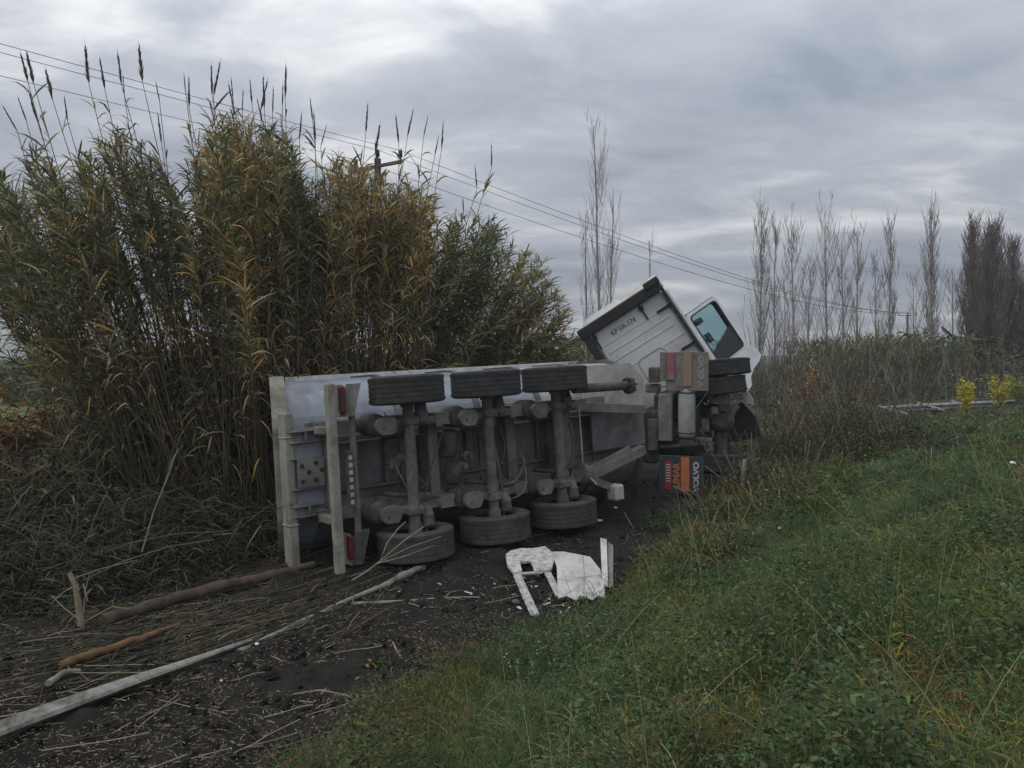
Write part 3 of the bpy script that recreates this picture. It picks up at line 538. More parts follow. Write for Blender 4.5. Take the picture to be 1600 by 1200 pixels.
# ------------------------------------------------------------------ reeds
ENV_X = [-80, 0, 50, 100, 140, 180, 240, 272, 300, 350, 450, 480, 530, 600, 650, 700, 770, 830, 870, 900, 915]
ENV_Y = [285, 265, 225, 270, 215, 190, 225, 300, 215, 180, 200, 275, 240, 275, 290, 320, 345, 385, 440, 495, 560]
BX, BY = [-80, 0, 100, 200, 300, 400, 500, 600, 700, 800, 915], [190, 230, 290, 330, 395, 440, 515, 575, 620, 665, 720]
DENS_X = [-80, 0, 100, 150, 230, 262, 300, 340, 480, 540, 620, 720, 800, 915]; DENS = [.6, .65, .5, .5, .4, .3, .65, 1.3, 1.3, 1.0, .8, 1.25, 1.4, 1.3]
def depth_of(u): return np.interp(u, [-80, 400, 480, 900], [11.6, 12.6, 13.4, 16.8])
PAL = {'g': [.46, .18, .15, .08, .05, .02, .06], 'd': [.30, .46, .10, .04, .07, .01, .02], 'o': [.10, .04, .26, .36, .12, .10, .02], 'm': [.22, .10, .27, .22, .10, .06, .03]}
PX = [(-80, 'g'), (70, 'm'), (110, 'g'), (150, 'o'), (175, 'd'), (235, 'g'), (290, 'm'), (330, 'd'), (345, 'o'), (395, 'o'), (430, 'g'), (470, 'd'), (515, 'o'), (560, 'o'), (600, 'm'), (640, 'o'), (690, 'g'), (735, 'd'), (800, 'm'), (840, 'g'), (880, 'o')]
def make_canes(n):
    bt = Batch(); us = RNG.uniform(-80, 905, n * 3); w = np.interp(us, DENS_X, DENS) * (.45 + 1.1 * vn(us, us * 0, .022, 2)); us = us[RNG.random(n * 3) * 1.4 < w][:n]
    for u in us:
        d = depth_of(u) + RNG.normal(0, .7) * (1 if u > 400 else 1.2); off = abs(RNG.normal(0, 70)) + (RNG.uniform(0, 260) if RNG.random() < np.interp(u, [0, 130, 180, 320, 360, 500, 540, 660, 700, 900], [.2, .2, .12, .12, .42, .42, .15, .15, .5, .55]) else 0)
        top = np.array(px(u, np.interp(u, ENV_X, ENV_Y) + off, d)); ub = np.interp(u, BX, BY) + RNG.normal(0, 42); db = max(d + RNG.normal(0, .5), float(depth_of(ub)) - 1.0)
        bx, by = (ub - 800) / F * db, db; base = np.array([bx, by, float(H(bx, by)) - .05]); ln = np.linalg.norm(top - base)
        if top[2] < .8: continue
        K_ = 7; t = np.linspace(0, 1, K_); side = (top - base) * np.array([1, 1, 0]); P = base + (top - base) * t[:, None] - side * (t * (1 - t) * .35)[:, None] + np.array([0, 0, 1]) * (t * (1 - t) * .4)[:, None]
        P[1:-1] += RNG.normal(0, .03, (K_ - 2, 3)); r = np.linspace(.013, .004, K_); bt.tubes(P[None], r[None], np.array([7 + (RNG.random() < .45)]), 3)
        nl = int(RNG.integers(48, 74)); tl = np.sort(1 - np.abs(RNG.normal(0, .27, nl))); tl = np.clip(np.where(tl < .12, RNG.uniform(.3, 1, nl), tl), .12, 1)
        B = np.stack([np.interp(tl, t, P[:, k]) for k in range(3)], -1); T_ = nrm((top - base)[None]); an = RNG.uniform(0, 6.283, nl)
        out = np.stack([np.cos(an), np.sin(an), np.zeros(nl)], -1); fl_ = RNG.uniform(.3, 1.15, nl)[:, None]; D = T_ * (1 - .35 * fl_) + out * fl_ * .8
        pal = [p for x, p in PX if x <= u + RNG.normal(0, 14)]; p = np.array(PAL[(pal or ['g'])[-1]]); 
        m = RNG.choice(7, nl, p=p / p.sum()); low = (tl < .62) & (RNG.random(nl) < .8); m[low] = RNG.choice([3, 3, 4, 4, 5, 2], low.sum()); dr = np.where(low, RNG.uniform(.5, 1.3, nl), RNG.uniform(.15, .75, nl))
        bt.leaves(B, D, RNG.uniform(.22, .60, nl) * np.where(tl > .93, .8, 1), RNG.uniform(.014, .034, nl), dr, m)
    return bt
o = make_canes(1050).build('reed_thicket', LEAF + m_cane); tag(o, kind='stuff')
# canes that carry a plume, each a thing of its own: (tip column, tip row, foot row of the plume)
PLUMES = [(3, 163, 205), (27, 149, 190), (31, 78, 128), (40, 75, 132), (43, 136, 193), (70, 103, 157), (100, 147, 190),
          (132, 61, 132), (155, 86, 140), (183, 76, 136), (192, 115, 150), (216, 63, 128), (243, 124, 160), (246, 174, 225), (287, 113, 146), (295, 117, 170),
          (330, 97, 151), (345, 92, 151), (356, 126, 182), (361, 119, 155), (380, 138, 172), (390, 120, 163), (401, 151, 193), (411, 115, 170), (419, 120, 174), (427, 134, 178), (437, 186, 216), (442, 128, 167), (447, 94, 155),
          (472, 172, 220), (484, 149, 190), (490, 172, 222), (511, 193, 229), (575, 157, 208), (595, 188, 242), (618, 176, 225), (647, 165, 215), (669, 179, 215), (686, 210, 246), (693, 186, 232), (742, 256, 294), (768, 222, 263)]
ORD = ['first', 'second', 'third', 'fourth', 'fifth', 'sixth', 'seventh', 'eighth', 'ninth', 'tenth', 'eleventh', 'twelfth', 'thirteenth', 'fourteenth', 'fifteenth', 'sixteenth']
SETS = [(0, 115, 'at the left edge of the reeds'), (115, 270, 'over the left reed clump'), (270, 460, 'over the tall middle reed clump'), (460, 560, 'just left of the utility pole'), (560, 720, 'around and right of the utility pole'), (720, 900, 'over the low right end of the reeds')]
for a, b_, where in SETS:
    g = sorted(p for p in PLUMES if a <= p[0] < b_)
    for i, (u, v0, v1) in enumerate(g):
        fat = min(1.0, (v1 - v0) / 55) * (1.25 if u in (216, 132, 31, 40, 70, 595) else .8); d = float(depth_of(u)) + RNG.uniform(-.5, .5); tip = np.array(px(u, v0, d)); lean = np.interp(u, [0, 150, 450, 800], [-12, -3, 0, 4]) + RNG.normal(0, 5)
        if u == 3: lean = -24
        foot = np.array(px(u - lean, v1, d)); ub = np.interp(u, BX, BY) + RNG.normal(0, 30); db = max(d, float(depth_of(ub)) - .8); bx = (ub - 800) / F * db; base = np.array([bx, db, float(H(bx, db))])
        word = 'only' if len(g) == 1 else ORD[i]; t_ = Thing('plumed_reed', f'plumed reed, {word} from left {where}', 'reed', loc=base, group='plumed reeds standing above the thicket')
        P = np.stack([base * 0, (foot - base) * .33, (foot - base) * .66 + (0, 0, .1), foot - base, (tip - base)]); bt = Batch(); bt.tubes(P[None], np.array([[.013, .011, .008, .005, .002]]), np.array([int(RNG.random() < .5)]), 4); bt.build('stem', m_cane, t_.o)
        n = 130; s_ = RNG.random(n); ax_ = tip - foot; L_ = np.linalg.norm(ax_); an = RNG.uniform(0, 6.283, n); out = np.stack([np.cos(an), np.sin(an) * .8, 0 * an], -1); bt = Batch()
        B = (foot - base) + ax_ * (s_ * .8)[:, None]; D = nrm(ax_[None]) + out * (RNG.uniform(.08, .26, n) * fat)[:, None]
        bt.leaves(B, D, L_ * RNG.uniform(.14, .30, n) * (1.1 - .6 * s_), np.full(n, .011) * fat ** .5 + .004, RNG.uniform(0, .12, n), np.zeros(n, int), prof=(.5, 1, .6, .1)); bt.build('plume', [m_plume], t_.o)
        nl = 18; s_ = RNG.uniform(.35, .97, nl); an = RNG.uniform(0, 6.283, nl); out = np.stack([np.cos(an), np.sin(an), 0 * an], -1); bt = Batch()
        bt.leaves((foot - base) * s_[:, None], nrm((foot - base)[None]) + out * .7, RNG.uniform(.35, .65, nl), RNG.uniform(.025, .04, nl), RNG.uniform(.2, .8, nl), RNG.choice([0, 0, 2, 3, 4], nl)); bt.build('leaves', LEAF, t_.o)

# tangle of dead leaves and side shoots round the feet of the canes
bt = Batch(); n = 80000; u = RNG.uniform(-60, 930, n); top = np.interp(u, [-60, 60, 160, 300, 420, 900], [1.0, 1.2, 2.1, 2.7, 2.9, 2.9]); d = depth_of(u) + RNG.normal(-.1, .9, n); x = (u - 800) / F * d; k = vn(x, d * 2, .8, 60) > .3; x, d, u, top = x[k], d[k], u[k], top[k]; n = len(x)
z = H(x, d) + top * RNG.random(n) ** 1.2 * (.5 + vn(x, d, .6, 3)); lx = (np.stack([x, d, z], -1) - np.array(TM.translation)) @ np.array(TM.to_3x3()); k = ~((lx[:, 1] > -.8) & (lx[:, 1] < 2.7) & (lx[:, 0] > -1.9) & (lx[:, 0] < 5.6)); x, d, u, z = x[k], d[k], u[k], z[k]; n = len(x); an = RNG.uniform(0, 6.283, n)
bt.leaves(np.stack([x, d, z], -1), np.stack([np.cos(an) * .8 - .25 * (u < 400), np.sin(an) * .8, RNG.normal(.25, .6, n)], -1), RNG.uniform(.10, .42, n), RNG.uniform(.010, .028, n), RNG.uniform(0, .8, n), RNG.choice(7, n, p=[.16, .16, .20, .16, .23, .03, .06])); tag(bt.build('reed_tangle', [LEAF[0], LEAF[1], DARK_LEAF[2], LEAF[4], DARK_LEAF[4], DARK_LEAF[5], DARK_LEAF[6]]), kind='stuff')

# undergrowth and dead leaves in front of and under the reeds
bt = Batch(); n = 46000; u = RNG.uniform(-90, 470, n); d = RNG.uniform(6.9, 13.2, n) ; x = (u - 800) / F * d; 
lim = np.interp(u, [-90, 60, 200, 330, 430, 470], [7.3, 7.7, 8.5, 9.4, 10.4, 11.2]); k = d > lim + RNG.normal(0, .12, n); x, d, u, lim = x[k], d[k], u[k], lim[k]; n = len(x)
env = np.interp(d - lim, [0, .5, 1.6, 6], [.10, .5, .85, .8]) * (.5 + .8 * vn(x, d, .9)) * np.interp(u, [-90, 250, 430], [1, .95, .55]); z = H(x, d) + env * RNG.random(n) ** .8
an = RNG.uniform(0, 6.283, n); D = np.stack([np.cos(an), np.sin(an), RNG.normal(.1, .55, n)], -1)
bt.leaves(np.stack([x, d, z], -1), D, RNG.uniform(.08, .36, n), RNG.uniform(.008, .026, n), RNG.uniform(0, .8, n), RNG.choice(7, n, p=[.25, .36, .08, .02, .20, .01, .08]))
n = 420; u = RNG.uniform(-60, 440, n); lim = np.interp(u, [-90, 60, 200, 330, 430, 470], [7.3, 7.7, 8.5, 9.4, 10.4, 11.2]); d = lim + RNG.uniform(.2, 4, n); x = (u - 800) / F * d; p0 = np.stack([x, d, H(x, d) + RNG.uniform(0, .7, n)], -1)
D = np.stack([RNG.normal(-.5, 1, n), RNG.normal(0, .6, n), RNG.normal(.35, .6, n)], -1); ln = RNG.uniform(.5, 1.8, n)[:, None, None]; t = np.linspace(0, 1, 4)[None, :, None]
P = p0[:, None] + nrm(D)[:, None] * ln * t; P[..., 2] -= .25 * ln[..., 0] * t[..., 0] ** 2; P[..., 2] = np.maximum(P[..., 2], H(P[..., 0], P[..., 1]) + .01); bt.tubes(P, np.full((n, 4), .005) * RNG.uniform(.6, 1.3, (n, 1)), RNG.choice([7, 7, 7, 8], n))
tag(bt.build('undergrowth', DARK_LEAF + m_cane), kind='stuff')
# reed litter pushed against the far side of the trailer's roof rail
bt = Batch(); n = 5000; l = RNG.uniform(-1.0, 5.6, n); P = np.array([TM @ Vector((a, 2.5 + RNG.uniform(.05, 1.6), 2.2 + RNG.uniform(-1.2, .38))) for a in l]); an = RNG.uniform(0, 6.283, n)
bt.leaves(P, np.stack([np.cos(an), np.sin(an), RNG.normal(.25, .3, n)], -1), RNG.uniform(.2, .55, n), RNG.uniform(.015, .035, n), RNG.uniform(0, .5, n), RNG.choice(7, n, p=[.2, .15, .2, .2, .15, .05, .05])); tag(bt.build('reed_litter', LEAF), kind='stuff')

# ------------------------------------------------------------------ poplars, brush and the far hedge
def poplar(name, p, h, spread, nb, label, cat='tree', group='bare poplars in the row', mb_=0, lean=0.0, tw=.0095):
    spread *= random.uniform(.75, 1.45); nb = int(nb * random.uniform(.7, 1.3)); nb = int(nb * (1.0 if mb_ == 0 else 1.5))
    t_ = Thing(name, label, cat, loc=p, group=group); bt = Batch(); K_ = 9; s = np.linspace(0, 1, K_); w = np.cumsum(RNG.normal(0, .012 * h, (K_, 2)), 0) * .35; w[0] = 0
    T_ = np.stack([w[:, 0] + lean * h * s, w[:, 1], s * h], -1); r0 = .0062 * h; bt.tubes(T_[None], (r0 * (1 - s) ** .8 + .008)[None], np.array([0]), 6); bt.build('trunk', [m_bark[0]], t_.o)
    bt = Batch(); f = RNG.uniform(.10, .96, nb); B = np.stack([np.interp(f, s, T_[:, k]) for k in range(3)], -1); an = RNG.uniform(0, 6.283, nb); ln = h * RNG.uniform(.08, .34, nb) * (1.15 - .75 * f); t = np.linspace(0, 1, 5)
    out = np.stack([np.cos(an), np.sin(an), 0 * an], -1) * (ln * spread)[:, None]; P = B[:, None] + out[:, None] * (t ** .75)[None, :, None] + np.array([0, 0, 1.]) * (ln[:, None] * t ** 1.08)[..., None] + RNG.normal(0, .012 * h * .12, (nb, 5, 3)) * t[None, :, None]
    bt.tubes(P, np.maximum(tw * .8, (.32 * r0 * (1.05 - f))[:, None] * (1 - .8 * t)[None]), np.full(nb, 0 if mb_ == 0 else 1), 3)
    m = 4; i = np.repeat(np.arange(nb), m); ft = RNG.uniform(.25, .95, nb * m); B2 = np.stack([np.array([np.interp(a, t, P[j, :, k]) for a, j in zip(ft, i)]) for k in range(3)], -1); an = RNG.uniform(0, 6.283, nb * m); l2 = ln[i] * RNG.uniform(.2, .5, nb * m)
    D = np.stack([np.cos(an) * .35, np.sin(an) * .35, 1 + 0 * an], -1) * l2[:, None]; t3 = np.linspace(0, 1, 3); P2 = B2[:, None] + D[:, None] * t3[None, :, None]
    bt.tubes(P2, np.full((nb * m, 3), tw) * np.array([1, .8, .5]), np.full(nb * m, 1), 3); bt.build('branches', [m_bark[0], m_bark[2] if mb_ else m_bark[1]], t_.o)
def on_ground(u, d): x = (u - 800) / F * d; return Vector((x, d, float(H(x, d)) - .1))
def hgt(u, v, d): return CAMZ - (v - HZ) / F * d - float(H((u - 800) / F * d, d))
ROW = [(1190, 318, 40, .22, 120, 'tall bare poplar, leftmost of the row right of the cab door'), (1212, 350, 42, .22, 80, 'slim bare poplar close behind the tall leftmost one of the row'), (1240, 340, 38, .2, 100, 'bare poplar, third tree from the left in the far row'),
       (1292, 316, 40, .2, 110, 'tall bare poplar, fourth from the left in the far row'), (1316, 365, 43, .2, 80, 'bare poplar, fifth from the left, just right of a taller one'), (1338, 352, 41, .18, 70, 'thin bare poplar, sixth from the left in the far row'),
       (1392, 342, 42, .17, 90, 'bare poplar just left of the far utility pole'), (1458, 322, 40, .22, 110, 'tall bare poplar just right of the far utility pole'), (1492, 420, 46, .3, 70, 'low bare poplar left of the dense clump at the right edge'),
       (1262, 415, 45, .2, 50, 'short thin bare poplar between the third and fourth of the row'), (1365, 400, 45, .2, 55, 'faint thin bare poplar between two taller ones left of the far pole'), (1225, 430, 46, .2, 40, 'shortest faint bare poplar near the left end of the row'),
       (1425, 430, 48, .3, 50, 'short bare poplar beside the far utility pole')]
for u, v, d, sprd, nb, lab in ROW: poplar('poplar_tree', on_ground(u, d), hgt(u, v, d), sprd * 1.35, nb, lab)
for u, v, d, lab in ((1518, 352, 42, 'leftmost of the dense brown poplars at the right edge'), (1540, 362, 44, 'dense brown poplar, second of the clump at the right edge'), (1556, 350, 42, 'tallest dense brown poplar, right of the clump middle at the right edge'), (1580, 375, 43, 'dense brown poplar next to the photo right edge'), (1604, 440, 42, 'low dense brown poplar cut by the photo right edge')):
    poplar('poplar_tree', on_ground(u, d), hgt(u, v, d), .36, 260, lab, mb_=1, group='dense brown poplars at the right edge', tw=.011)
for u, v, d, ln_, nb, lab in ((936, 192, 27, .004, 70, 'tall slender bare tree behind the twisted cab'), (953, 290, 28, .004, 34, 'shorter bare tree behind the cab, just right of the tall one'), (921, 330, 27, -.01, 30, 'short thin bare tree between the reeds and the cab'), (1014, 372, 30, .0, 26, 'thin bare sapling top showing above the cab roof')):
    poplar('poplar_tree', on_ground(u, d), hgt(u, v, d), .16, nb, lab, group='bare trees behind the cab', lean=ln_, tw=.0055)
for u, vb, v, d in ((1240, 640, 545, 22), (1330, 620, 520, 26), (1415, 605, 520, 30)):
    pass
# thicket of saplings and shrubs beyond the cab
bt = Batch(); n = 950; d = RNG.uniform(28, 46, n); u = RNG.uniform(1165, 1640, n); x = (u - 800) / F * d; z = H(x, d); vt = np.interp(u, [1165, 1200, 1260, 1330, 1400, 1500, 1560, 1640], [530, 545, 565, 562, 566, 570, 556, 560]) + RNG.normal(0, 14, n) + RNG.uniform(-10, 75, n) - 75 * (RNG.random(n) < .10) * RNG.random(n) + 60 * (vn(u, u * 0, .02, 3) - .5); h = np.clip(CAMZ - (vt - HZ) / F * d - z, .7, 6)
t = np.linspace(0, 1, 4); an = RNG.uniform(0, 6.283, n); ln = RNG.uniform(0, .32, n) * h; P = np.stack([x[:, None] + (np.cos(an) * ln)[:, None] * t ** 1.5, d[:, None] + (np.sin(an) * ln)[:, None] * t ** 1.5, z[:, None] + h[:, None] * t], -1)
bt.tubes(P, np.linspace(.016, .006, 4)[None] * RNG.uniform(.7, 1.7, (n, 1)), RNG.choice([1, 2, 3, 3, 3], n)); m = 5; i = np.repeat(np.arange(n), m); f = RNG.uniform(.2, .95, n * m); B = np.stack([x[i] + np.cos(an[i]) * ln[i] * f ** 1.5, d[i] + np.sin(an[i]) * ln[i] * f ** 1.5, z[i] + h[i] * f], -1)
a2 = RNG.uniform(0, 6.283, n * m); D = np.stack([np.cos(a2) * .3, np.sin(a2) * .3, np.ones(n * m)], -1) * (h[i] * RNG.uniform(.12, .3, n * m))[:, None]; bt.tubes(B[:, None] + D[:, None] * np.linspace(0, 1, 3)[None, :, None], np.full((n * m, 3), .008), RNG.choice([1, 2, 3, 3], n * m))
tag(bt.build('sapling_brush', m_bark + [mat('wet_twig', (.085, .07, .055), (.055, .045, .036), .9, 2.5)]), kind='stuff')
bt = Batch(); n = 70000; d = 19 + 27 * RNG.random(n) ** 1.1; u = RNG.uniform(1110, 1650, n); x = (u - 800) / F * d; k = vn(x, d, .5, 8) > .22; k &= ~((u > 1355) & (u < 1610) & (d < 30)); x, d, u = x[k], d[k], u[k]; n = len(x); hh = np.interp(d, [19, 26, 34, 46], [.3, .6, 1.5, 2.2]) * (.5 + vn(x, d, .6, 1)) * np.interp(u, [1110, 1400, 1520, 1650], [1, .9, .55, .5]); z = H(x, d) + hh * RNG.random(n) ** .7
an = RNG.uniform(0, 6.283, n); pal = np.where(vn(x, d, .35, 4) > .55, 1, 0); mm = np.where(pal == 1, RNG.choice([6, 7, 8, 5], n), RNG.choice([7, 8, 8, 6, 0, 3], n, p=[.3, .25, .2, .15, .05, .05]))
bt.leaves(np.stack([x, d, z], -1), np.stack([np.cos(an), np.sin(an), RNG.normal(.4, .5, n)], -1), RNG.uniform(.06, .22, n), RNG.uniform(.02, .06, n), RNG.uniform(0, .5, n), mm, prof=(.4, 1, .5)); tag(bt.build('shrub_belt', GR), kind='stuff')
bt = Batch(); n = 14000; u = RNG.uniform(1230, 1520, n); d = RNG.uniform(36, 44, n); x = (u - 800) / F * d; z = H(x, d) + RNG.uniform(.3, 1.0 + 2.1 * np.clip(vn(x, x * 0, .7) + .25, 0, 1), n); an = RNG.uniform(0, 6.283, n)
bt.leaves(np.stack([x, d, z], -1), np.stack([np.cos(an) * .5, np.sin(an) * .5, np.ones(n)], -1), RNG.uniform(.3, .8, n), RNG.uniform(.03, .06, n), RNG.uniform(.1, .8, n), RNG.choice(7, n, p=[.45, .3, .1, .03, .07, 0, .05])); tag(bt.build('far_reed_bed', LEAF), kind='stuff')
bt = Batch(); n = 36000; u = RNG.uniform(-120, 1720, n); d = RNG.uniform(38, 52, n); x = (u - 800) / F * d; z = H(x, d) + RNG.uniform(0, .4 + 3.2 * vn(x, d * 0, .35), n); an = RNG.uniform(0, 6.283, n)
bt.leaves(np.stack([x, d, z], -1), np.stack([np.cos(an), np.sin(an), RNG.normal(.5, .5, n)], -1), RNG.uniform(.25, .6, n), RNG.uniform(.08, .2, n), RNG.uniform(0, .5, n), RNG.choice(9, n, p=[.05, .25, .05, .02, .02, .06, .15, .3, .1]), prof=(.4, 1, .5)); tag(bt.build('far_hedge', GR), kind='stuff')
bt = Batch(); n = 15000; u = RNG.uniform(-150, 330, n); d = RNG.uniform(16, 34, n); x = (u - 800) / F * d; an = RNG.uniform(0, 6.283, n)
bt.leaves(np.stack([x, d, H(x, d)], -1), np.stack([np.cos(an) * .5, np.sin(an) * .5, np.ones(n)], -1), RNG.uniform(.15, .35, n), RNG.uniform(.01, .02, n), RNG.uniform(.2, .8, n), RNG.choice([0, 0, 4, 6, 3], n)); tag(bt.build('meadow_grass', GR), kind='stuff')

# tangled brush against the tractor and along the toe of the bank
bt = Batch()
for u, v, d, r, h in ((1128, 720, 13.2, .45, .75), (1160, 735, 12.9, .5, .7), (1192, 720, 13.6, .55, .8), (1105, 775, 12.2, .4, .45), (1150, 790, 11.6, .5, .5), (1215, 690, 15.0, .7, .9), (1260, 670, 17, .9, .9), (1090, 830, 10.6, .4, .4), (1130, 850, 10.0, .45, .45), (1320, 665, 18, 1.0, .8), (1060, 880, 9.2, .35, .35), (1200, 780, 12.0, .6, .5), (1205, 650, 17, .8, 1.2), (1250, 650, 18, 1.0, 1.3), (1300, 648, 19, 1.1, 1.3), (1350, 650, 20, 1.2, 1.1), (1225, 690, 15, .8, .9), (1290, 690, 16, .9, .8), (1400, 660, 20, 1.2, .8), (1240, 740, 13, .7, .6)):
    c = G(u, v + 40); n = int(1500 * max(1, r / .6)); q = nrm(RNG.normal(0, 1, (n, 3))) * RNG.random((n, 1)) ** .45; x = c.x + q[:, 0] * r; y = c.y + q[:, 1] * r; n = len(x); an = RNG.uniform(0, 6.283, n)
    bt.leaves(np.stack([x, y, H(x, y) + h * (.45 + .5 * q[:, 2])], -1), np.stack([np.cos(an), np.sin(an), RNG.normal(.1, .4, n)], -1), RNG.uniform(.025, .08, n), RNG.uniform(.008, .03, n), RNG.uniform(0, .5, n), RNG.choice([7, 8, 6, 0, 3, 5], n, p=[.42, .28, .18, .06, .03, .03]), prof=(.3, 1, .3))
    n = 60; an = RNG.uniform(0, 6.283, n); x = c.x + RNG.normal(0, .4, n) * r; y = c.y + RNG.normal(0, .4, n) * r; t = np.linspace(0, 1, 4); ln = h * RNG.uniform(.7, 1.5, n); P = np.stack([x[:, None] + (np.cos(an) * ln * .4)[:, None] * t ** 1.5, y[:, None] + (np.sin(an) * ln * .4)[:, None] * t ** 1.5, H(x, y)[:, None] + ln[:, None] * t], -1); bt.tubes(P, np.full((n, 4), .0035), RNG.choice([3, 8, 8], n))
tag(bt.build('bank_brush', GR), kind='stuff')

# ------------------------------------------------------------------ bank vegetation
def scatter(n, dmin=2.3, dmax=24, edge=.15):
    d = dmin * (dmax / dmin) ** RNG.random(n * 2); u = RNG.uniform(420, 1720, n * 2); x = (u - 800) / F * d; s = bank(x, d) + (vn(x, d, 1.3, 6) - .5) * .9; k = s > edge - .28 * np.clip((11 - d) / 4, 0, 1); k &= ~((x > 2.2) & (x < 4.6) & (d > 12.6) & (d < 17.5) & (x < 4.0) & (bank(x, d) < .6)); k &= (np.hypot(x, d) > 1.9)
    return x[k][:n], d[k][:n]
bt = Batch(); x, d = scatter(14000); gm = vn(x, d, 1.25, 9); k = (gm + RNG.normal(0, .07, len(x)) > .50); x, d = x[k], d[k]; n = len(x); cnt = RNG.integers(10, 24, n); i = np.repeat(np.arange(n), cnt); N_ = len(i); sz = ((.35 + 1.1 * np.clip((vn(x, d, 1.25, 9) - .4) * 2, 0, 1)) * RNG.uniform(.55, 1.3, n) * (1 - .5 * np.clip((d - 11) / 6, 0, 1)))[i]
bx = x[i] + RNG.normal(0, .03, N_); by = d[i] + RNG.normal(0, .03, N_); tl_ = RNG.uniform(0, 6.283, n)[i]; an = RNG.uniform(0, 6.283, N_); low = RNG.uniform(.15, 1.2, N_); D = np.stack([np.cos(an) * low + .45 * np.cos(tl_) - .1, np.sin(an) * low + .45 * np.sin(tl_), np.ones(N_)], -1)
g = vn(x, d, .55, 12); pick = np.where(g > .6, RNG.choice([0, 2, 2, 6], n), np.where(g > .42, RNG.choice([0, 1, 6, 2], n), RNG.choice([1, 7, 6, 3], n)))[i]; pick = np.where(RNG.random(N_) < .07, 3, pick); far = np.clip(d[i] / 6, 1, 3)
bt.leaves(np.stack([bx, by, H(bx, by) - .01], -1), D, RNG.uniform(.2, .6, N_) * sz, RNG.uniform(.0035, .0068, N_) * far, RNG.uniform(.35, 1.25, N_), pick, prof=(.8, 1, .75, .45, .06)); tag(bt.build('bank_grass', GR), kind='stuff')
bt = Batch(); x, d = scatter(260, dmin=2.6, dmax=14, edge=.3); n = len(x); cnt = RNG.integers(30, 60, n); i = np.repeat(np.arange(n), cnt); N_ = len(i); tl_ = RNG.uniform(0, 6.283, n)[i]; an = RNG.uniform(0, 6.283, N_); low = RNG.uniform(.1, .9, N_); D = np.stack([np.cos(an) * low + .5 * np.cos(tl_), np.sin(an) * low + .5 * np.sin(tl_), np.ones(N_)], -1); bx = x[i] + RNG.normal(0, .045, N_); by = d[i] + RNG.normal(0, .045, N_); sz = RNG.uniform(.6, 1.25, n)[i]
pick = RNG.choice([0, 1, 2, 2, 3, 6], n)[i]; pick = np.where(RNG.random(N_) < .12, 3, pick)
bt.leaves(np.stack([bx, by, H(bx, by) - .01], -1), D, RNG.uniform(.35, .8, N_) * sz, RNG.uniform(.004, .0075, N_) * np.clip(d[i] / 6, 1, 2), RNG.uniform(.5, 1.3, N_), pick, prof=(.8, 1, .85, .65, .4, .05)); tag(bt.build('tall_grass_tufts', GR), kind='stuff')
# feathery fennel-like weeds, in separate bushes
bt = Batch(); x, d = scatter(1350, edge=.0, dmax=22); hh = RNG.uniform(.10, .55, len(x)) ** 1.15 * (1 - .45 * np.clip((d - 10) / 6, 0, 1))
tw_ = [(570, 1180), (640, 1130), (700, 1090), (760, 1060), (800, 1030), (850, 990), (900, 970), (960, 955), (1000, 930), (1040, 905), (1050, 870), (1075, 850), (1090, 820), (1110, 800), (1150, 800), (1190, 790), (1130, 840), (1100, 880), (1060, 920), (1170, 850), (1230, 780), (1260, 740), (1210, 830), (1300, 720), (1330, 760), (1280, 800), (1020, 960), (960, 1000), (900, 1020), (1120, 930)]
tw_ = [(u + RNG.normal(0, 18), v + RNG.normal(0, 12)) for u, v in tw_ for _ in range(3)]; gp = np.array([tuple(G(u, v + 25)) for u, v in tw_]); x = np.r_[x, gp[:, 0]]; d = np.r_[d, gp[:, 1]]; hh = np.r_[hh, RNG.uniform(.25, .62, len(gp))]; xb, db_ = scatter(150, dmin=4.2, edge=.2, dmax=13); x = np.r_[x, xb]; d = np.r_[d, db_]; hh = np.r_[hh, RNG.uniform(.35, .7, len(xb)) * np.interp(db_, [4, 9, 13], [.8, 1, .6])]; n = len(x); rad = hh * RNG.uniform(.45, .8, n) + .05; cnt = (340 * (rad / .3) ** 1.3 * RNG.uniform(.7, 1.3, n) / np.clip(d / 6, 1, 2)).astype(int) + 60; i = np.repeat(np.arange(n), cnt); N_ = len(i)
v3 = nrm(RNG.normal(0, 1, (N_, 3))) * RNG.random((N_, 1)) ** .38; v3[:, 2] = np.abs(v3[:, 2]) * 1.0 - .12; X_ = x[i] + v3[:, 0] * rad[i]; Y_ = d[i] + v3[:, 1] * rad[i]; B = np.stack([X_, Y_, H(X_, Y_) + hh[i] * np.clip(v3[:, 2], 0, 1)], -1); D = v3 * np.array([1, 1, .6]) + np.array([0, 0, .45]) + RNG.normal(0, .5, (N_, 3))
base_k = RNG.choice([0, 1, 6, 4, 5, 7, 2], n, p=[.22, .23, .22, .11, .07, .08, .07]); kind_ = base_k[i]; sw = RNG.random(N_) < .25; kind_[sw] = RNG.choice([0, 1, 6, 6], sw.sum()); far = np.clip(d[i] / 5, 1, 3.2)
bt.leaves(B, D, RNG.uniform(.03, .10, N_) * far ** .4, RNG.uniform(.002, .0042, N_) * far, RNG.uniform(0, .5, N_), kind_, prof=(.8, 1, .3)); tag(bt.build('feathery_weeds', GR), kind='stuff')
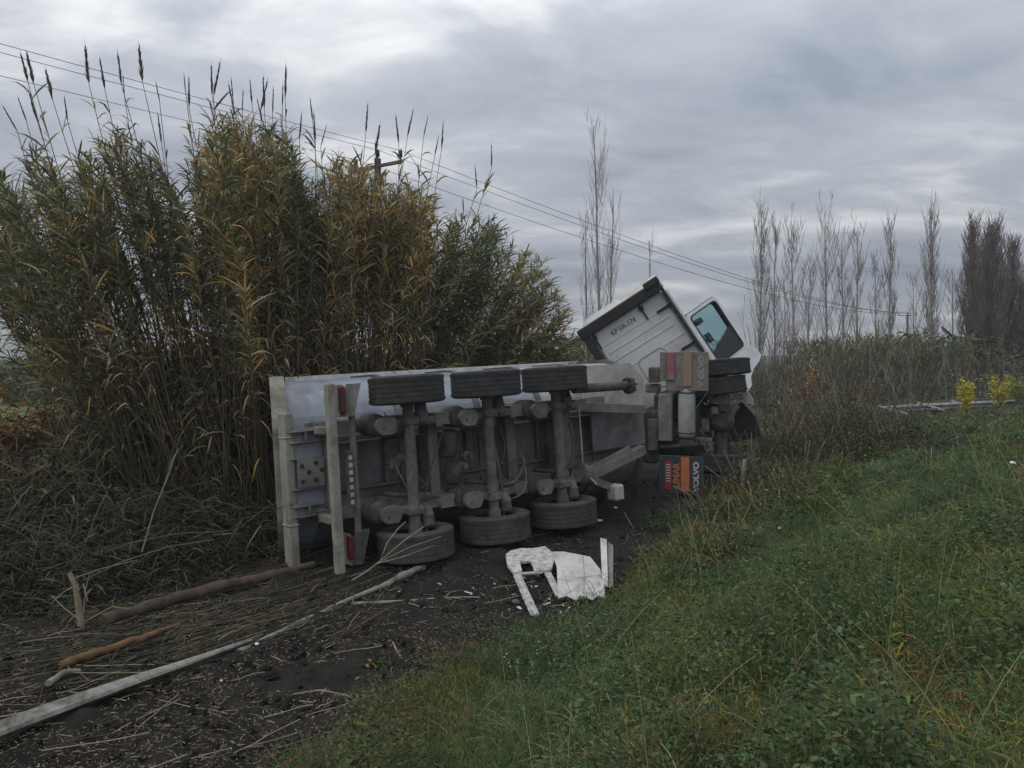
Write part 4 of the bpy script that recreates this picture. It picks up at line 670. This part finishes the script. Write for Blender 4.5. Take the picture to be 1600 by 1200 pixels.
# broad-leaved cover and brambles
bt = Batch(); x, d = scatter(120000, edge=-.1); keep = (vn(x, d, 1.25, 9) < .60) & (vn(x, d, 2.2, 15) > .30); x, d = x[keep], d[keep]; n = len(x); hh = .03 + .50 * vn(x, d, 1.6, 4) ** 1.6 * (1 - .5 * np.clip((d - 11) / 6, 0, 1)) * np.interp(vn(x, d, .4, 7), [.3, .7], [.4, 1.6]); far = np.clip(d / 5, 1, 3); an = RNG.uniform(0, 6.283, n)
c = vn(x, d, .45, 25); mm = np.where(c > .66, RNG.choice([6, 4, 7, 0], n, p=[.4, .1, .3, .2]), np.where(c < .3, RNG.choice([7, 8, 5, 6], n, p=[.4, .35, .1, .15]), RNG.choice([7, 6, 1, 0, 2], n, p=[.35, .25, .2, .12, .08])))
bt.leaves(np.stack([x, d, H(x, d) + hh * RNG.random(n) ** .6], -1), np.stack([np.cos(an), np.sin(an), RNG.normal(.25, .4, n)], -1), RNG.uniform(.014, .038, n) * far ** .8, RNG.uniform(.009, .021, n) * far ** .8, RNG.uniform(0, .5, n), mm, prof=(.2, 1, .15)); tag(bt.build('bramble_cover', GR), kind='stuff')
bt = Batch(); n = 26000; d = RNG.uniform(13, 28, n); u = RNG.uniform(1150, 1720, n); x = (u - 800) / F * d; k = bank(x, d) > .3; x, d = x[k], d[k]; n = len(x); an = RNG.uniform(0, 6.283, n); c = vn(x, d, .5, 33)
bt.leaves(np.stack([x, d, H(x, d) + .16 * RNG.random(n) * vn(x, d, .9, 5)], -1), np.stack([np.cos(an) * .8, np.sin(an) * .8, RNG.uniform(.1, 1.1, n)], -1), RNG.uniform(.06, .22, n), RNG.uniform(.01, .026, n), RNG.uniform(0, .8, n), np.where(c > .55, RNG.choice([0, 6, 2, 1], n), RNG.choice([1, 7, 6, 3], n, p=[.4, .25, .28, .07]))); tag(bt.build('far_bank_cover', GR), kind='stuff')
# long pale seed stalks standing over the bank
bt = Batch(); x, d = scatter(230, dmax=16, edge=.3); n = len(x); an = RNG.uniform(0, 6.283, n); ln = RNG.uniform(.35, .95, n); t = np.linspace(0, 1, 6); lean = RNG.uniform(.1, .7, n); P = np.stack([x[:, None] + (np.cos(an) * ln * lean)[:, None] * t ** 1.6, d[:, None] + (np.sin(an) * ln * lean)[:, None] * t ** 1.6, H(x, d)[:, None] + ln[:, None] * (t - .35 * lean[:, None] * t ** 2)], -1)
bt.tubes(P, np.linspace(.0028, .001, 6)[None] * np.clip(d / 5, 1, 2)[:, None], RNG.choice([3, 3, 6], n)); tag(bt.build('seed_stalks', GR), kind='stuff')

# ------------------------------------------------------------------ litter on the churned soil
bt = Batch(); n = 60000; d = 4.5 * (17 / 4.5) ** RNG.random(n); u = RNG.uniform(-150, 1150, n); x = (u - 800) / F * d; k = (bank(x, d) < .5) & (vn(x, d, 1.2, 40) > .22); x, d = x[k], d[k]; n = len(x); an = RNG.normal(.6, 1.0, n)
cl_ = [m_straw, mat('chip_grey', (.23, .215, .19), (.15, .14, .12), .9, 9), mat('chip_dark', (.055, .045, .034), (.035, .03, .024), .95, 9), m_orangew, LEAF[4], LEAF[2]]
ln = RNG.uniform(.008, .045, n) * np.where(RNG.random(n) < .1, 3, 1); bt.leaves(np.stack([x, d, H(x, d) + .012 + RNG.random(n) * .03], -1), np.stack([np.cos(an), np.sin(an), RNG.normal(0, .25, n)], -1), ln, RNG.uniform(.002, .008, n), RNG.uniform(-.1, .2, n), RNG.choice(6, n, p=[.22, .22, .30, .03, .15, .08]), prof=(.7, 1, .4)); tag(bt.build('wood_chips', cl_), kind='stuff')
bt = Batch(); n = 180; d = 4.8 * (12 / 4.8) ** RNG.random(n); u = RNG.uniform(-100, 900, n); x = (u - 800) / F * d; k = bank(x, d) < .1; x, d = x[k], d[k]; n = len(x); an = RNG.normal(.85, .5, n); ln = RNG.uniform(.12, .7, n); t = np.linspace(-.5, .5, 5); P = np.stack([x[:, None] + (np.cos(an) * ln)[:, None] * t + RNG.normal(0, .01, (n, 5)), d[:, None] + (np.sin(an) * ln)[:, None] * t + RNG.normal(0, .01, (n, 5)), 0 * x[:, None] + t * 0], -1)
P[..., 2] = H(P[..., 0], P[..., 1]) + .025 + RNG.random((n, 1)) * .03; bt.tubes(P, np.full((n, 5), 1.) * RNG.uniform(.002, .006, (n, 1)), RNG.choice([0, 1, 2, 2], n)); tag(bt.build('twig_litter', cl_), kind='stuff')
bt = Batch(); n = 1500; d = 4.6 * (17 / 4.6) ** RNG.random(n); u = RNG.uniform(-150, 1150, n); x = (u - 800) / F * d; k = bank(x, d) < .4; x, d = x[k], d[k]; n = len(x); r = RNG.uniform(.012, .05, n); t = np.linspace(0, 1, 5); z = H(x, d)
P = np.stack([x[:, None] + (t - .5) * 1.7 * r[:, None], d[:, None] + 0 * t + RNG.normal(0, .2, (n, 5)) * r[:, None], (z + .3 * r)[:, None] + RNG.normal(0, .12, (n, 5)) * r[:, None]], -1); bt.tubes(P, r[:, None] * np.array([.1, .75, .95, .7, .1])[None] * RNG.uniform(.75, 1.2, (n, 5)), np.zeros(n, int), 6); tag(bt.build('soil_clods', [soil]), kind='stuff')

bt = Batch(); n = 430; a = RNG.random(n); u = 60 + 480 * a + RNG.normal(0, 40, n); v = 1030 - 130 * a + RNG.normal(0, 34, n); C = np.array([tuple(G(uu, vv)) for uu, vv in zip(u, v)]); an = np.arctan2(.92, .42) - .25 + RNG.normal(0, .16, n); ln = RNG.uniform(.25, 1.3, n); t = np.linspace(-.5, .5, 6)
P = np.stack([C[:, 0:1] + (np.cos(an) * ln)[:, None] * t, C[:, 1:2] + (np.sin(an) * ln)[:, None] * t, t * 0 + 0 * C[:, :1]], -1) + RNG.normal(0, .008, (n, 6, 3)); P[..., 2] = H(P[..., 0], P[..., 1]) + .015 + RNG.random((n, 1)) * .03
bt.tubes(P, np.full((n, 6), 1.) * RNG.uniform(.0022, .006, (n, 1)), RNG.choice(7, n, p=[.08, .1, .26, .1, .22, .12, .12])); m = 1500; a = RNG.random(m); u = 60 + 480 * a + RNG.normal(0, 55, m); v = 1030 - 130 * a + RNG.normal(0, 42, m); C = np.array([tuple(G(uu, vv, .02)) for uu, vv in zip(u, v)]); C[:, 2] += RNG.random(m) * .03; an = RNG.normal(.9, .8, m)
bt.leaves(C, np.stack([np.cos(an), np.sin(an), RNG.normal(.1, .3, m)], -1), RNG.uniform(.06, .3, m), RNG.uniform(.006, .018, m), RNG.uniform(0, .4, m), RNG.choice(7, m, p=[.12, .1, .24, .1, .24, .08, .12])); tag(bt.build('matted_stalks', DARK_LEAF), kind='stuff')

# ------------------------------------------------------------------ logs, branches, broken things
def stick(name, pts, radii, m, label, cat='branch', n=9, group=None, forks=()):
    """pts: (column, row[, height above the ground]) on the ground; forks become parts"""
    w = [G(p[0], p[1], (p[2] if len(p) > 2 else 0)) for p in pts]; t_ = Thing(name, label, cat, loc=w[0], group=group); P = []; R = []
    for i in range(len(w) - 1):
        for k in range(4):
            t = k / 4; q = w[i].lerp(w[i + 1], t); j = radii[i] * .22; P.append(q - w[0] + Vector((random.uniform(-j, j), random.uniform(-j, j), random.uniform(-j, j) + radii[i] * .6))); R.append((radii[i] * (1 - t) + radii[i + 1] * t) * random.uniform(.88, 1.1))
    P.append(w[-1] - w[0] + Vector((0, 0, radii[-1] * .6))); R.append(radii[-1]); o = MB().tube(P, R, n).build('stem', m, t_.o)
    for f_, r_ in forks:
        wf = [G(p[0], p[1], (p[2] if len(p) > 2 else 0)) - w[0] for p in f_]; MB().tube(wf, list(np.linspace(r_, r_ * .35, len(wf))), 6).build('side_branch', m, t_.o)
    return t_
tk_ = Thing('split_trunk', 'broad pale split trunk running out of the bottom left corner of the photo', 'log', loc=G(-40, 1180)); a_ = G(-70, 1186) - tk_.o.location; b_ = G(392, 1011) - tk_.o.location; w = [a_.lerp(b_, t) + Vector((0, 0, .03 + .012 * math.sin(5 * t))) for t in (0, .25, .5, .75, 1)]
b = MB(); wd = [.105, .098, .075, .05, .028]; vv = []; 
for p, r in zip(w, wd):
    pr = [(-1, 0), (-.8, .35), (-.25, .62), (.3, .55), (.85, .3), (1, -.02), (.6, -.5), (-.6, -.5)]; dv = (w[-1] - w[0]).normalized(); sd = Vector((dv.y, -dv.x, 0)).normalized()
    vv += [p + sd * (a * r * random.uniform(.92, 1.06)) + Vector((0, 0, .05 + c_ * r * .9)) for a, c_ in pr]
b.add(vv, [(i * 8 + k, i * 8 + (k + 1) % 8, i * 8 + 8 + (k + 1) % 8, i * 8 + 8 + k) for i in range(4) for k in range(8)] + [tuple(range(8)), tuple(range(32, 40))]); b.build('split_wood', m_pale, tk_.o)
b = MB()
for k in range(5): b.tube([w[0].lerp(w[4], .3 + .12 * k) + Vector((random.uniform(-.05, .05), 0, .06)), w[0].lerp(w[4], .55 + .13 * k) + Vector((random.uniform(-.05, .08), random.uniform(-.05, .05), .07))], [.012, .004], 5)
b.build('splinters', m_pale, tk_.o)
stick('pale_pole', [(372, 1022), (460, 980), (535, 946), (600, 918)], [.028, .03, .032, .03], m_pale, 'long thin pale pole lying from the split trunk towards the rear wheel')
stick('broken_pole', [(598, 918), (630, 903), (662, 889)], [.035, .045, .04], m_pale, 'short ribbed pale pole end lying beside the nearest wheel')
stick('bare_branch', [(530, 946), (620, 942), (690, 937), (752, 934)], [.022, .018, .014, .006], m_pale, 'thin bare pale branch lying level in front of the wheels', forks=(([(632, 940), (660, 950), (682, 949)], .010), ([(690, 937), (705, 932, .05), (722, 930, .06)], .008)))
stick('brown_log', [(160, 980, .03), (230, 960, .04), (330, 930, .04), (420, 908, .03), (490, 888, .02)], [.055, .06, .07, .06, .045], m_log, 'long brown log lying on the soil left of the trailer rear', 'log', 12)
stick('orange_branch', [(95, 1050, .04), (150, 1034, .05), (220, 1010, .05), (280, 985, .04)], [.035, .04, .035, .02], m_orangew, 'short orange-brown barkless branch on the soil at lower left', 'branch', 10)
stick('grey_branch', [(75, 1080, .04), (100, 1064, .05), (125, 1056, .03)], [.03, .026, .015], m_pale, 'small grey broken branch below the orange one at lower left')
stick('dry_stalk', [(270, 1005), (320, 980), (375, 955)], [.010, .009, .006], m_straw, 'dry straw stalk lying between brown log and pale pole')
stick('dry_stalk', [(275, 992), (310, 972), (350, 948)], [.009, .008, .005], m_straw, 'dry straw stalk lying closest below the brown log')
stick('dry_stalk', [(455, 1087), (500, 1080), (540, 1088), (580, 1105)], [.006, .007, .007, .004], m_straw, 'curved pale stalk on the black soil at bottom middle', 'stalk')
stick('dry_stalk', [(632, 1176, .12), (660, 1155, .14), (680, 1138, .16)], [.006, .006, .004], m_straw, 'straight pale stalk lying on green weeds at bottom middle', 'stalk')
stick('dry_stalk', [(455, 1096), (490, 1098), (510, 1076)], [.005, .005, .004], m_twig, 'short pale twig lying left of the curved stalk', 'stalk')
stick('dry_stalk', [(614, 1005), (620, 1018), (628, 1030)], [.008, .008, .006], m_twig, 'short bent twig on the soil below the bare branch', 'stalk')
# forked twig standing before the nearest wheel
def airtwig(name, lines, m, label, cat):
    t_ = Thing(name, label, cat, loc=Vector(lines[0][0][0]))
    for i, (pts, r0, r1) in enumerate(lines): MB().tube([Vector(p) - t_.o.location for p in pts], list(np.linspace(r0, r1, len(pts))), 6).build('stem' if i == 0 else 'side_branch', m, t_.o)
    return t_
g0 = G(550, 908)
airtwig('forked_twig', [([g0, px(575, 892, 9.4), px(594, 877, 9.3)], .012, .010), ([px(594, 877, 9.3), px(605, 848, 9.3), px(622, 826, 9.4), px(634, 815, 9.5)], .009, .004), ([px(594, 877, 9.3), px(630, 846, 9.2), px(663, 822, 9.3)], .009, .005), ([px(596, 877, 9.3), px(640, 855, 9.1), px(690, 838, 9.0)], .006, .003), ([px(588, 881, 9.3), px(630, 870, 9.1), px(678, 852, 9.0)], .006, .003)], m_twig, 'pale forked twig leaning up in front of the nearest wheel', 'twig')
g0 = G(128, 985); dd = g0.y
airtwig('splintered_stump', [([g0, px(122, 940, dd), px(118, 915, dd), px(108, 895, dd)], .035, .022), ([px(120, 930, dd), px(130, 912, dd), px(137, 940, dd)], .014, .006), ([px(118, 915, dd), px(100, 925, dd), px(78, 945, dd)], .010, .004), ([px(126, 970, dd), px(100, 950, dd), px(80, 930, dd)], .009, .004), ([px(130, 960, dd), px(134, 920, dd), px(140, 895, dd)], .009, .003), ([px(112, 905, dd), px(160, 888, dd), px(215, 875, dd)], .006, .003), ([px(126, 975, dd), px(175, 948, dd), px(205, 952, dd)], .007, .003)], m_straw, 'splintered upright reed stump at the left between undergrowth and soil', 'stump')
dd = 8.8
airtwig('leaning_stalk', [([px(222, 862, dd), px(240, 800, dd), px(262, 745, dd), px(277, 703, dd)], .010, .006)], m_twig, 'single pale stalk leaning upright in the dark undergrowth', 'stalk')
g0 = G(1160, 778); dd = g0.y
airtwig('broken_stalk', [([g0, px(1161, 750, dd), px(1164, 718, dd)], .05, .035), ([px(1162, 740, dd), px(1157, 728, dd), px(1155, 720, dd)], .02, .006)], m_twig, 'pale broken upright stalk standing on the bank right of the mud flap', 'stalk')
dd = 12.0
airtwig('bent_twig', [([px(975, 800, dd), px(995, 835, dd), px(1020, 858, dd), px(1045, 868, dd)], .008, .004)], m_twig, 'thin arched pale twig hanging over black soil below the lower mud flap', 'twig')
dd = 13.0
airtwig('bent_twig', [([px(1058, 762, dd), px(1080, 775, dd), px(1098, 800, dd)], .010, .005), ([px(1072, 762, dd), px(1088, 775, dd), px(1099, 797, dd)], .008, .004)], m_twig, 'pair of pale twigs arching down across the lower mud flap corner', 'twig')
dd = 13.4
airtwig('bent_twig', [([px(1102, 728, dd), px(1130, 750, dd), px(1158, 768, dd)], .008, .004)], m_twig, 'thin twig slanting from the lower mud flap to the broken stalk', 'twig')
# dead orange branch at the left, orange bush
def bush(name, c, r, h, n, mats, label, cat, ls=.08, w=.04, stems=9, group=None):
    t_ = Thing(name, label, cat, loc=c, group=group); b = MB()
    tips = []
    for k in range(stems):
        a = random.uniform(0, 6.28); q = Vector((math.cos(a) * r * random.uniform(.2, .8), math.sin(a) * r * random.uniform(.2, .8), h * random.uniform(.6, 1))); b.tube([(0, 0, 0), q * .5 + Vector((0, 0, .08 * h)), q], [.012, .008, .004], 5); tips.append(q)
    b.build('stems', m_bark[2], t_.o); i = RNG.integers(0, stems, n); T_ = np.array([tuple(q) for q in tips])[i]; s_ = RNG.uniform(.35, 1.05, n)[:, None]; B = T_ * s_ + RNG.normal(0, .09 * r + .02, (n, 3)); bt = Batch(); an = RNG.uniform(0, 6.283, n)
    bt.leaves(B, np.stack([np.cos(an), np.sin(an), RNG.normal(0, .5, n)], -1), RNG.uniform(.6, 1.3, n) * ls, RNG.uniform(.6, 1.2, n) * w, RNG.uniform(0, .5, n), RNG.integers(0, len(mats), n), prof=(.25, 1, .2)); bt.build('foliage', mats, t_.o)
my = [mat('yellow_leaf', (.62, .48, .04), (.48, .38, .035), .7, 2, trans=.3), mat('yellow_green_leaf', (.36, .36, .05), (.26, .28, .04), .7, 2, trans=.3)]
for u, v, d, r, h, n, lab in ((1512, 645, 23, .42, 1.25, 900, 'small yellow-leaved sapling in front of the fallen guardrail'), (1562, 618, 25, .5, 1.2, 900, 'yellow-leaved bush beyond the right end of the fallen guardrail'), (1592, 600, 26, .6, .9, 700, 'yellow-green bush cut by the right edge of the photo')):
    g = px(u, v, d); bush('yellow_sapling', Vector((g.x, d, float(H(g.x, d)))), r, h, n, my if 'green' not in lab else my[1:] + [GR[0]], lab, 'shrub', group='yellow saplings on the bank')
mo = [mat('rust_leaf', (.22, .085, .03), (.15, .06, .025), .8, 2, trans=.2), LEAF[3], LEAF[4]]
g = px(20, 640, 12); bush('rusty_bush', Vector((g.x, 12, float(H(g.x, 12)))), 1.1, 2.1, 1500, mo, 'rusty orange dead bush at the left edge of the photo', 'shrub', .2, .05, 14)
g = px(1255, 600, 30); bush('rusty_bush', Vector((g.x, 30, float(H(g.x, 30)))), .9, 2.4, 700, mo, 'rust-tinged bush among the saplings right of the cab', 'shrub', .12, .06, 12)
# fallen guardrail beyond the bank
def rail():
    d0, d1 = 25., 33.; pts = [px(1378, 641, 22.6), px(1440, 637, 23.4), px(1500, 634, 24.6), px(1585, 630, 26.5)]
    t_ = Thing('fallen_guardrail', 'fallen pale metal guardrail with crossed posts lying among the bushes at right', 'guardrail', loc=pts[0]); b = MB()
    prof = [(-.16, 0), (-.10, .05), (-.04, .05), (0, 0), (.04, .05), (.10, .05), (.16, 0)]
    for a, c_ in zip(pts, pts[1:]):
        a = a - t_.o.location; c_ = c_ - t_.o.location; x = (c_ - a).normalized(); y = Vector((0, 0, 1)).cross(x).normalized(); z = x.cross(y); v = [p + z * q * .75 - y * w_ for p in (a, c_) for q, w_ in prof] + [p + z * q * .75 - y * (w_ - .012) for p in (a, c_) for q, w_ in prof]
        b.add(v, [(i, i + 1, 8 + i, 7 + i) for i in range(6)] + [(14 + i, 21 + i, 22 + i, 15 + i) for i in range(6)])
    b.build('rail_beam', m_galv, t_.o)
    for u0, v0, u1, v1, d in ((1372, 634, 1396, 642, 22.6), (1406, 643, 1420, 648, 22.6), (1434, 629, 1476, 641, 23.6), (1486, 626, 1500, 631, 25.)): MB().beam(px(u0, v0, d) - t_.o.location, px(u1, v1, d - .4) - t_.o.location, .05, .05).build('post', m_galv if u0 > 1480 else m_dust, t_.o)
rail()
# pale log lying in the brush right of the cab
a = G(1185, 645); stick('pale_log', [(1183, 650, .15), (1205, 645, .2), (1226, 640, .2)], [.06, .07, .05], m_pale, 'pale short log lying in the brush just right of the cab', 'log')

# white broken fairing pieces
def slab(poly, th, fr): return MB().prism(poly, 0, th, lambda z, p: fr @ Vector((p[0], p[1], z)))
def ground_poly(name, pix, th, m, label, cat, lift=.03, tilt=None):
    w = [G(u, v, lift + (hh[0] if hh else 0)) for u, v, *hh in pix]; t_ = Thing(name, label, cat, loc=w[0]); c = [p - w[0] for p in w]; nn = Vector((0, 0, 1)); b = MB(); n = len(c)
    b.add(c + [p - Vector((0, 0, th)) for p in c], [tuple(range(n)), tuple(range(n, 2 * n))[::-1]] + [(i, (i + 1) % n, n + (i + 1) % n, n + i) for i in range(n)]); return t_, b
t_, b = ground_poly('fairing_debris', [(790, 882, .10), (797, 877, .11), (815, 873, .11), (830, 873, .11), (852, 870, .11), (862, 878, .10), (866, 890, .09), (862, 901, .07), (850, 902, .06), (835, 904, .06), (832, 896, .08), (828, 891, .09), (812, 893, .09), (816, 904, .06), (802, 906, .06), (793, 897, .08)], .03, m_panelr, 'scraped white fairing frame with two legs lying on the soil', 'debris')
b.build('frame_top', m_panelr, t_.o)
o0 = t_.o.location
def gbar(name, t_, u0, v0, u1, v1, w_, th, m, l0=.06, l1=.06): return MB().beam(G(u0, v0, l0) - t_.o.location, G(u1, v1, l1) - t_.o.location, w_, th).build(name, m, t_.o)
gbar('frame_bar', t_, 812, 905, 848, 902, .05, .03, m_panel); gbar('frame_leg', t_, 808, 906, 836, 966, .10, .025, m_panelr, .055, .03); gbar('frame_leg', t_, 856, 902, 874, 936, .085, .025, m_panelr, .05, .03)
for s in (-.028, .028):
    a = G(808, 906, .078) - o0; c_ = G(836, 966, .05) - o0; MB().beam(a + Vector((s, 0, 0)), c_ + Vector((s, 0, 0)), .016, .02).build('leg_ridge', m_panel, t_.o)
t2, b = ground_poly('panel_debris', [(862, 893, .22), (880, 894, .23), (905, 899, .23), (922, 901, .22), (938, 913, .15), (944, 926, .10), (946, 946, .05), (935, 941, .05), (926, 948, .05), (912, 942, .05), (900, 949, .05), (886, 942, .05), (872, 946, .05), (871, 928, .10), (870, 910, .16)], .012, m_panel, 'smooth white broken body panel lying at the edge of the weeds', 'debris'); b.build('sheet', m_panel, t2.o)
for seg in (((911, 900), (913, 924), (912, 945)), ((871, 926), (890, 928), (911, 924), (938, 922)), ((880, 943), (900, 936), (912, 925), (925, 940))):
    hs = {0: .0}; pts = [G(u, v, np.interp(v, [893, 905, 945], [.262, .245, .085])) - t2.o.location for u, v in seg]; MB().tube(pts, .0025, 5).build('seam', m_steel, t2.o)
t3, b = ground_poly('white_strip', [(938, 888, .36), (948, 890, .36), (950, 932, .10), (941, 930, .10)], .02, m_panel, 'upright white strip of trim beside the broken panel', 'debris'); b.build('strip', m_panel, t3.o); t4 = t3
MB().prism([(0, 0), (1, 0)], 0, 1) if False else None
w = [G(u, v, l) - t3.o.location for u, v, l in ((949.5, 891, .35), (958, 893, .33), (958, 930, .10), (951, 932, .10))]; b = MB(); b.add(w + [p + Vector((0, .03, 0)) for p in w], [(0, 1, 2, 3), (7, 6, 5, 4), (0, 4, 5, 1), (1, 5, 6, 2), (2, 6, 7, 3), (3, 7, 4, 0)]); b.build('strip_side', m_steel, t3.o)
stick('yellow_bark_piece', [(896, 889, .02), (910, 884, .03), (926, 880, .02)], [.02, .03, .018], mat('yellow_bark', (.24, .20, .12), (.16, .13, .075), .9, 8), 'yellowish bark piece on the soil above the white panel', 'wood chip')
bt = Batch(); n = 60; c0 = G(870, 925); x = c0.x + RNG.normal(0, .7, n); d = c0.y + RNG.normal(0, .5, n); an = RNG.uniform(0, 6.283, n)
bt.leaves(np.stack([x, d, H(x, d) + .03], -1), np.stack([np.cos(an), np.sin(an), RNG.normal(0, .3, n)], -1), RNG.uniform(.02, .09, n), RNG.uniform(.01, .045, n), RNG.uniform(-.1, .2, n), RNG.integers(0, 2, n), prof=(.3, 1, .5)); tag(bt.build('fairing_fragments', [m_panel, m_panelr]), kind='stuff')
def blob(name, u, v, r, m, label, cat, lift=.02, flat=.6):
    bm = bmesh.new(); bmesh.ops.create_icosphere(bm, subdivisions=2, radius=r)
    for p in bm.verts: p.co *= random.uniform(.78, 1.2); p.co.z *= flat
    me = bpy.data.meshes.new(name); bm.to_mesh(me); bm.free(); me.materials.append(m); o = bpy.data.objects.new(name, me); o.location = G(u, v, lift); COL.objects.link(o); tag(o, label, cat); return o
mw = mat('white_scrap', (.68, .68, .66), (.5, .5, .49), .6, 9)
blob('white_scrap', 937, 815, .055, mw, 'white plastic lid on black soil right of the far wheel', 'litter', flat=.35)
blob('white_stone', 402, 1011, .035, mw, 'white stone at the thin end of the split trunk', 'stone')
blob('white_stone', 346, 1068, .014, mw, 'tiny white stone on the soil below the split trunk', 'stone'); blob('white_scrap', 962, 795, .03, mw, 'small white scrap under the landing leg', 'litter')
blob('crumpled_paper', 1573, 957, .04, mw, 'crumpled white paper lying in the grass at the right edge', 'litter', .16, .4); blob('stone', 806, 945, .05, mat('grey_stone', (.12, .11, .10), (.07, .065, .06), .9, 9), 'grey stone between the legs of the broken frame', 'stone', .03)
blob('white_scrap', 1218, 851, .02, mw, 'thin white scrap in the brown weeds on the bank', 'litter', .2); blob('white_scrap', 1582, 766, .03, mw, 'small white speck high on the bank at right', 'litter', .3)
# white-budded sprig, tall brown weed, dry tuft
g = G(815, 1090); t_ = Thing('white_sprig', 'slender sprig with small white buds on the weedy bank at bottom middle', 'plant', loc=g); bt = Batch(); b = MB(); m_bud = mat('white_bud', (.42, .44, .36), (.3, .32, .25), .8, 9)
for k, tip in enumerate(((846, 1005), (832, 1030), (788, 1020), (805, 1028), (848, 1068), (770, 1062))):
    q = px(*tip, g.y - .05) - g; b.tube([(0, 0, 0), q * .5 + Vector((-.03, 0, .02)), q], [.005, .004, .002], 5); n = 46; s_ = RNG.uniform(.3, 1, n); an = RNG.uniform(0, 6.283, n); bt.leaves(np.array(q)[None] * s_[:, None] + RNG.normal(0, .012, (n, 3)), np.stack([np.cos(an), np.sin(an), RNG.normal(.4, .4, n)], -1), RNG.uniform(.012, .026, n), RNG.uniform(.008, .013, n), RNG.uniform(0, .4, n), RNG.choice([0, 1, 1], n), prof=(.4, 1, .4))
b.build('stems', GR[6], t_.o); tag(bt.build('buds', [m_bud, GR[2]], t_.o), kind='stuff')
g = G(1416, 1118); t_ = Thing('tall_weed', 'tall brown weed stem with spread leaves at the bottom right', 'plant', loc=g); top = px(1408, 905, g.y) - g; MB().tube([(0, 0, 0), top * .5 + Vector((.01, 0, 0)), top], [.005, .004, .002], 6).build('stem', GR[8], t_.o)
n = 70; s_ = RNG.uniform(.3, 1, n); an = RNG.uniform(0, 6.283, n); bt = Batch(); bt.leaves(np.array(top)[None] * s_[:, None], np.stack([np.cos(an), np.sin(an), RNG.normal(.2, .3, n)], -1), RNG.uniform(.02, .07, n), RNG.uniform(.004, .012, n), RNG.uniform(.2, .8, n), RNG.choice([0, 1, 2], n)); bt.build('leaves', [GR[6], GR[5], GR[4]], t_.o)
g = G(1385, 1165); t_ = Thing('dry_tuft', 'dry brown star-shaped grass tuft at the bottom right', 'grass tuft', loc=g); n = 160; an = RNG.uniform(0, 6.283, n); bt = Batch(); bt.leaves(RNG.normal(0, .012, (n, 3)) + np.array([0, 0, .05]), np.stack([np.cos(an), np.sin(an), RNG.uniform(.1, .9, n)], -1), RNG.uniform(.16, .42, n), RNG.uniform(.004, .007, n), RNG.uniform(.2, .8, n), RNG.choice([0, 0, 1], n), prof=(1, 1, .6, .1)); bt.build('blades', [mat('dry_brown_blade', (.16, .115, .06), (.10, .072, .04), .85, 3), GR[3]], t_.o)

# ------------------------------------------------------------------ damp air
hm = bpy.data.materials.new('damp_air'); hm.use_nodes = True; t_ = hm.node_tree; t_.nodes.remove(t_.nodes['Principled BSDF']); pv = t_.nodes.new('ShaderNodeVolumePrincipled')
pv.inputs['Color'].default_value = (.86, .89, .94, 1); pv.inputs['Density'].default_value = HAZE; pv.inputs['Anisotropy'].default_value = .2; t_.links.new(pv.outputs[0], t_.nodes['Material Output'].inputs['Volume'])
if HAZE: hz_ = MB().box(-340, 340, -20, 340, -2.5, 17, 0, 0).build('haze', hm); tag(hz_, kind='stuff')
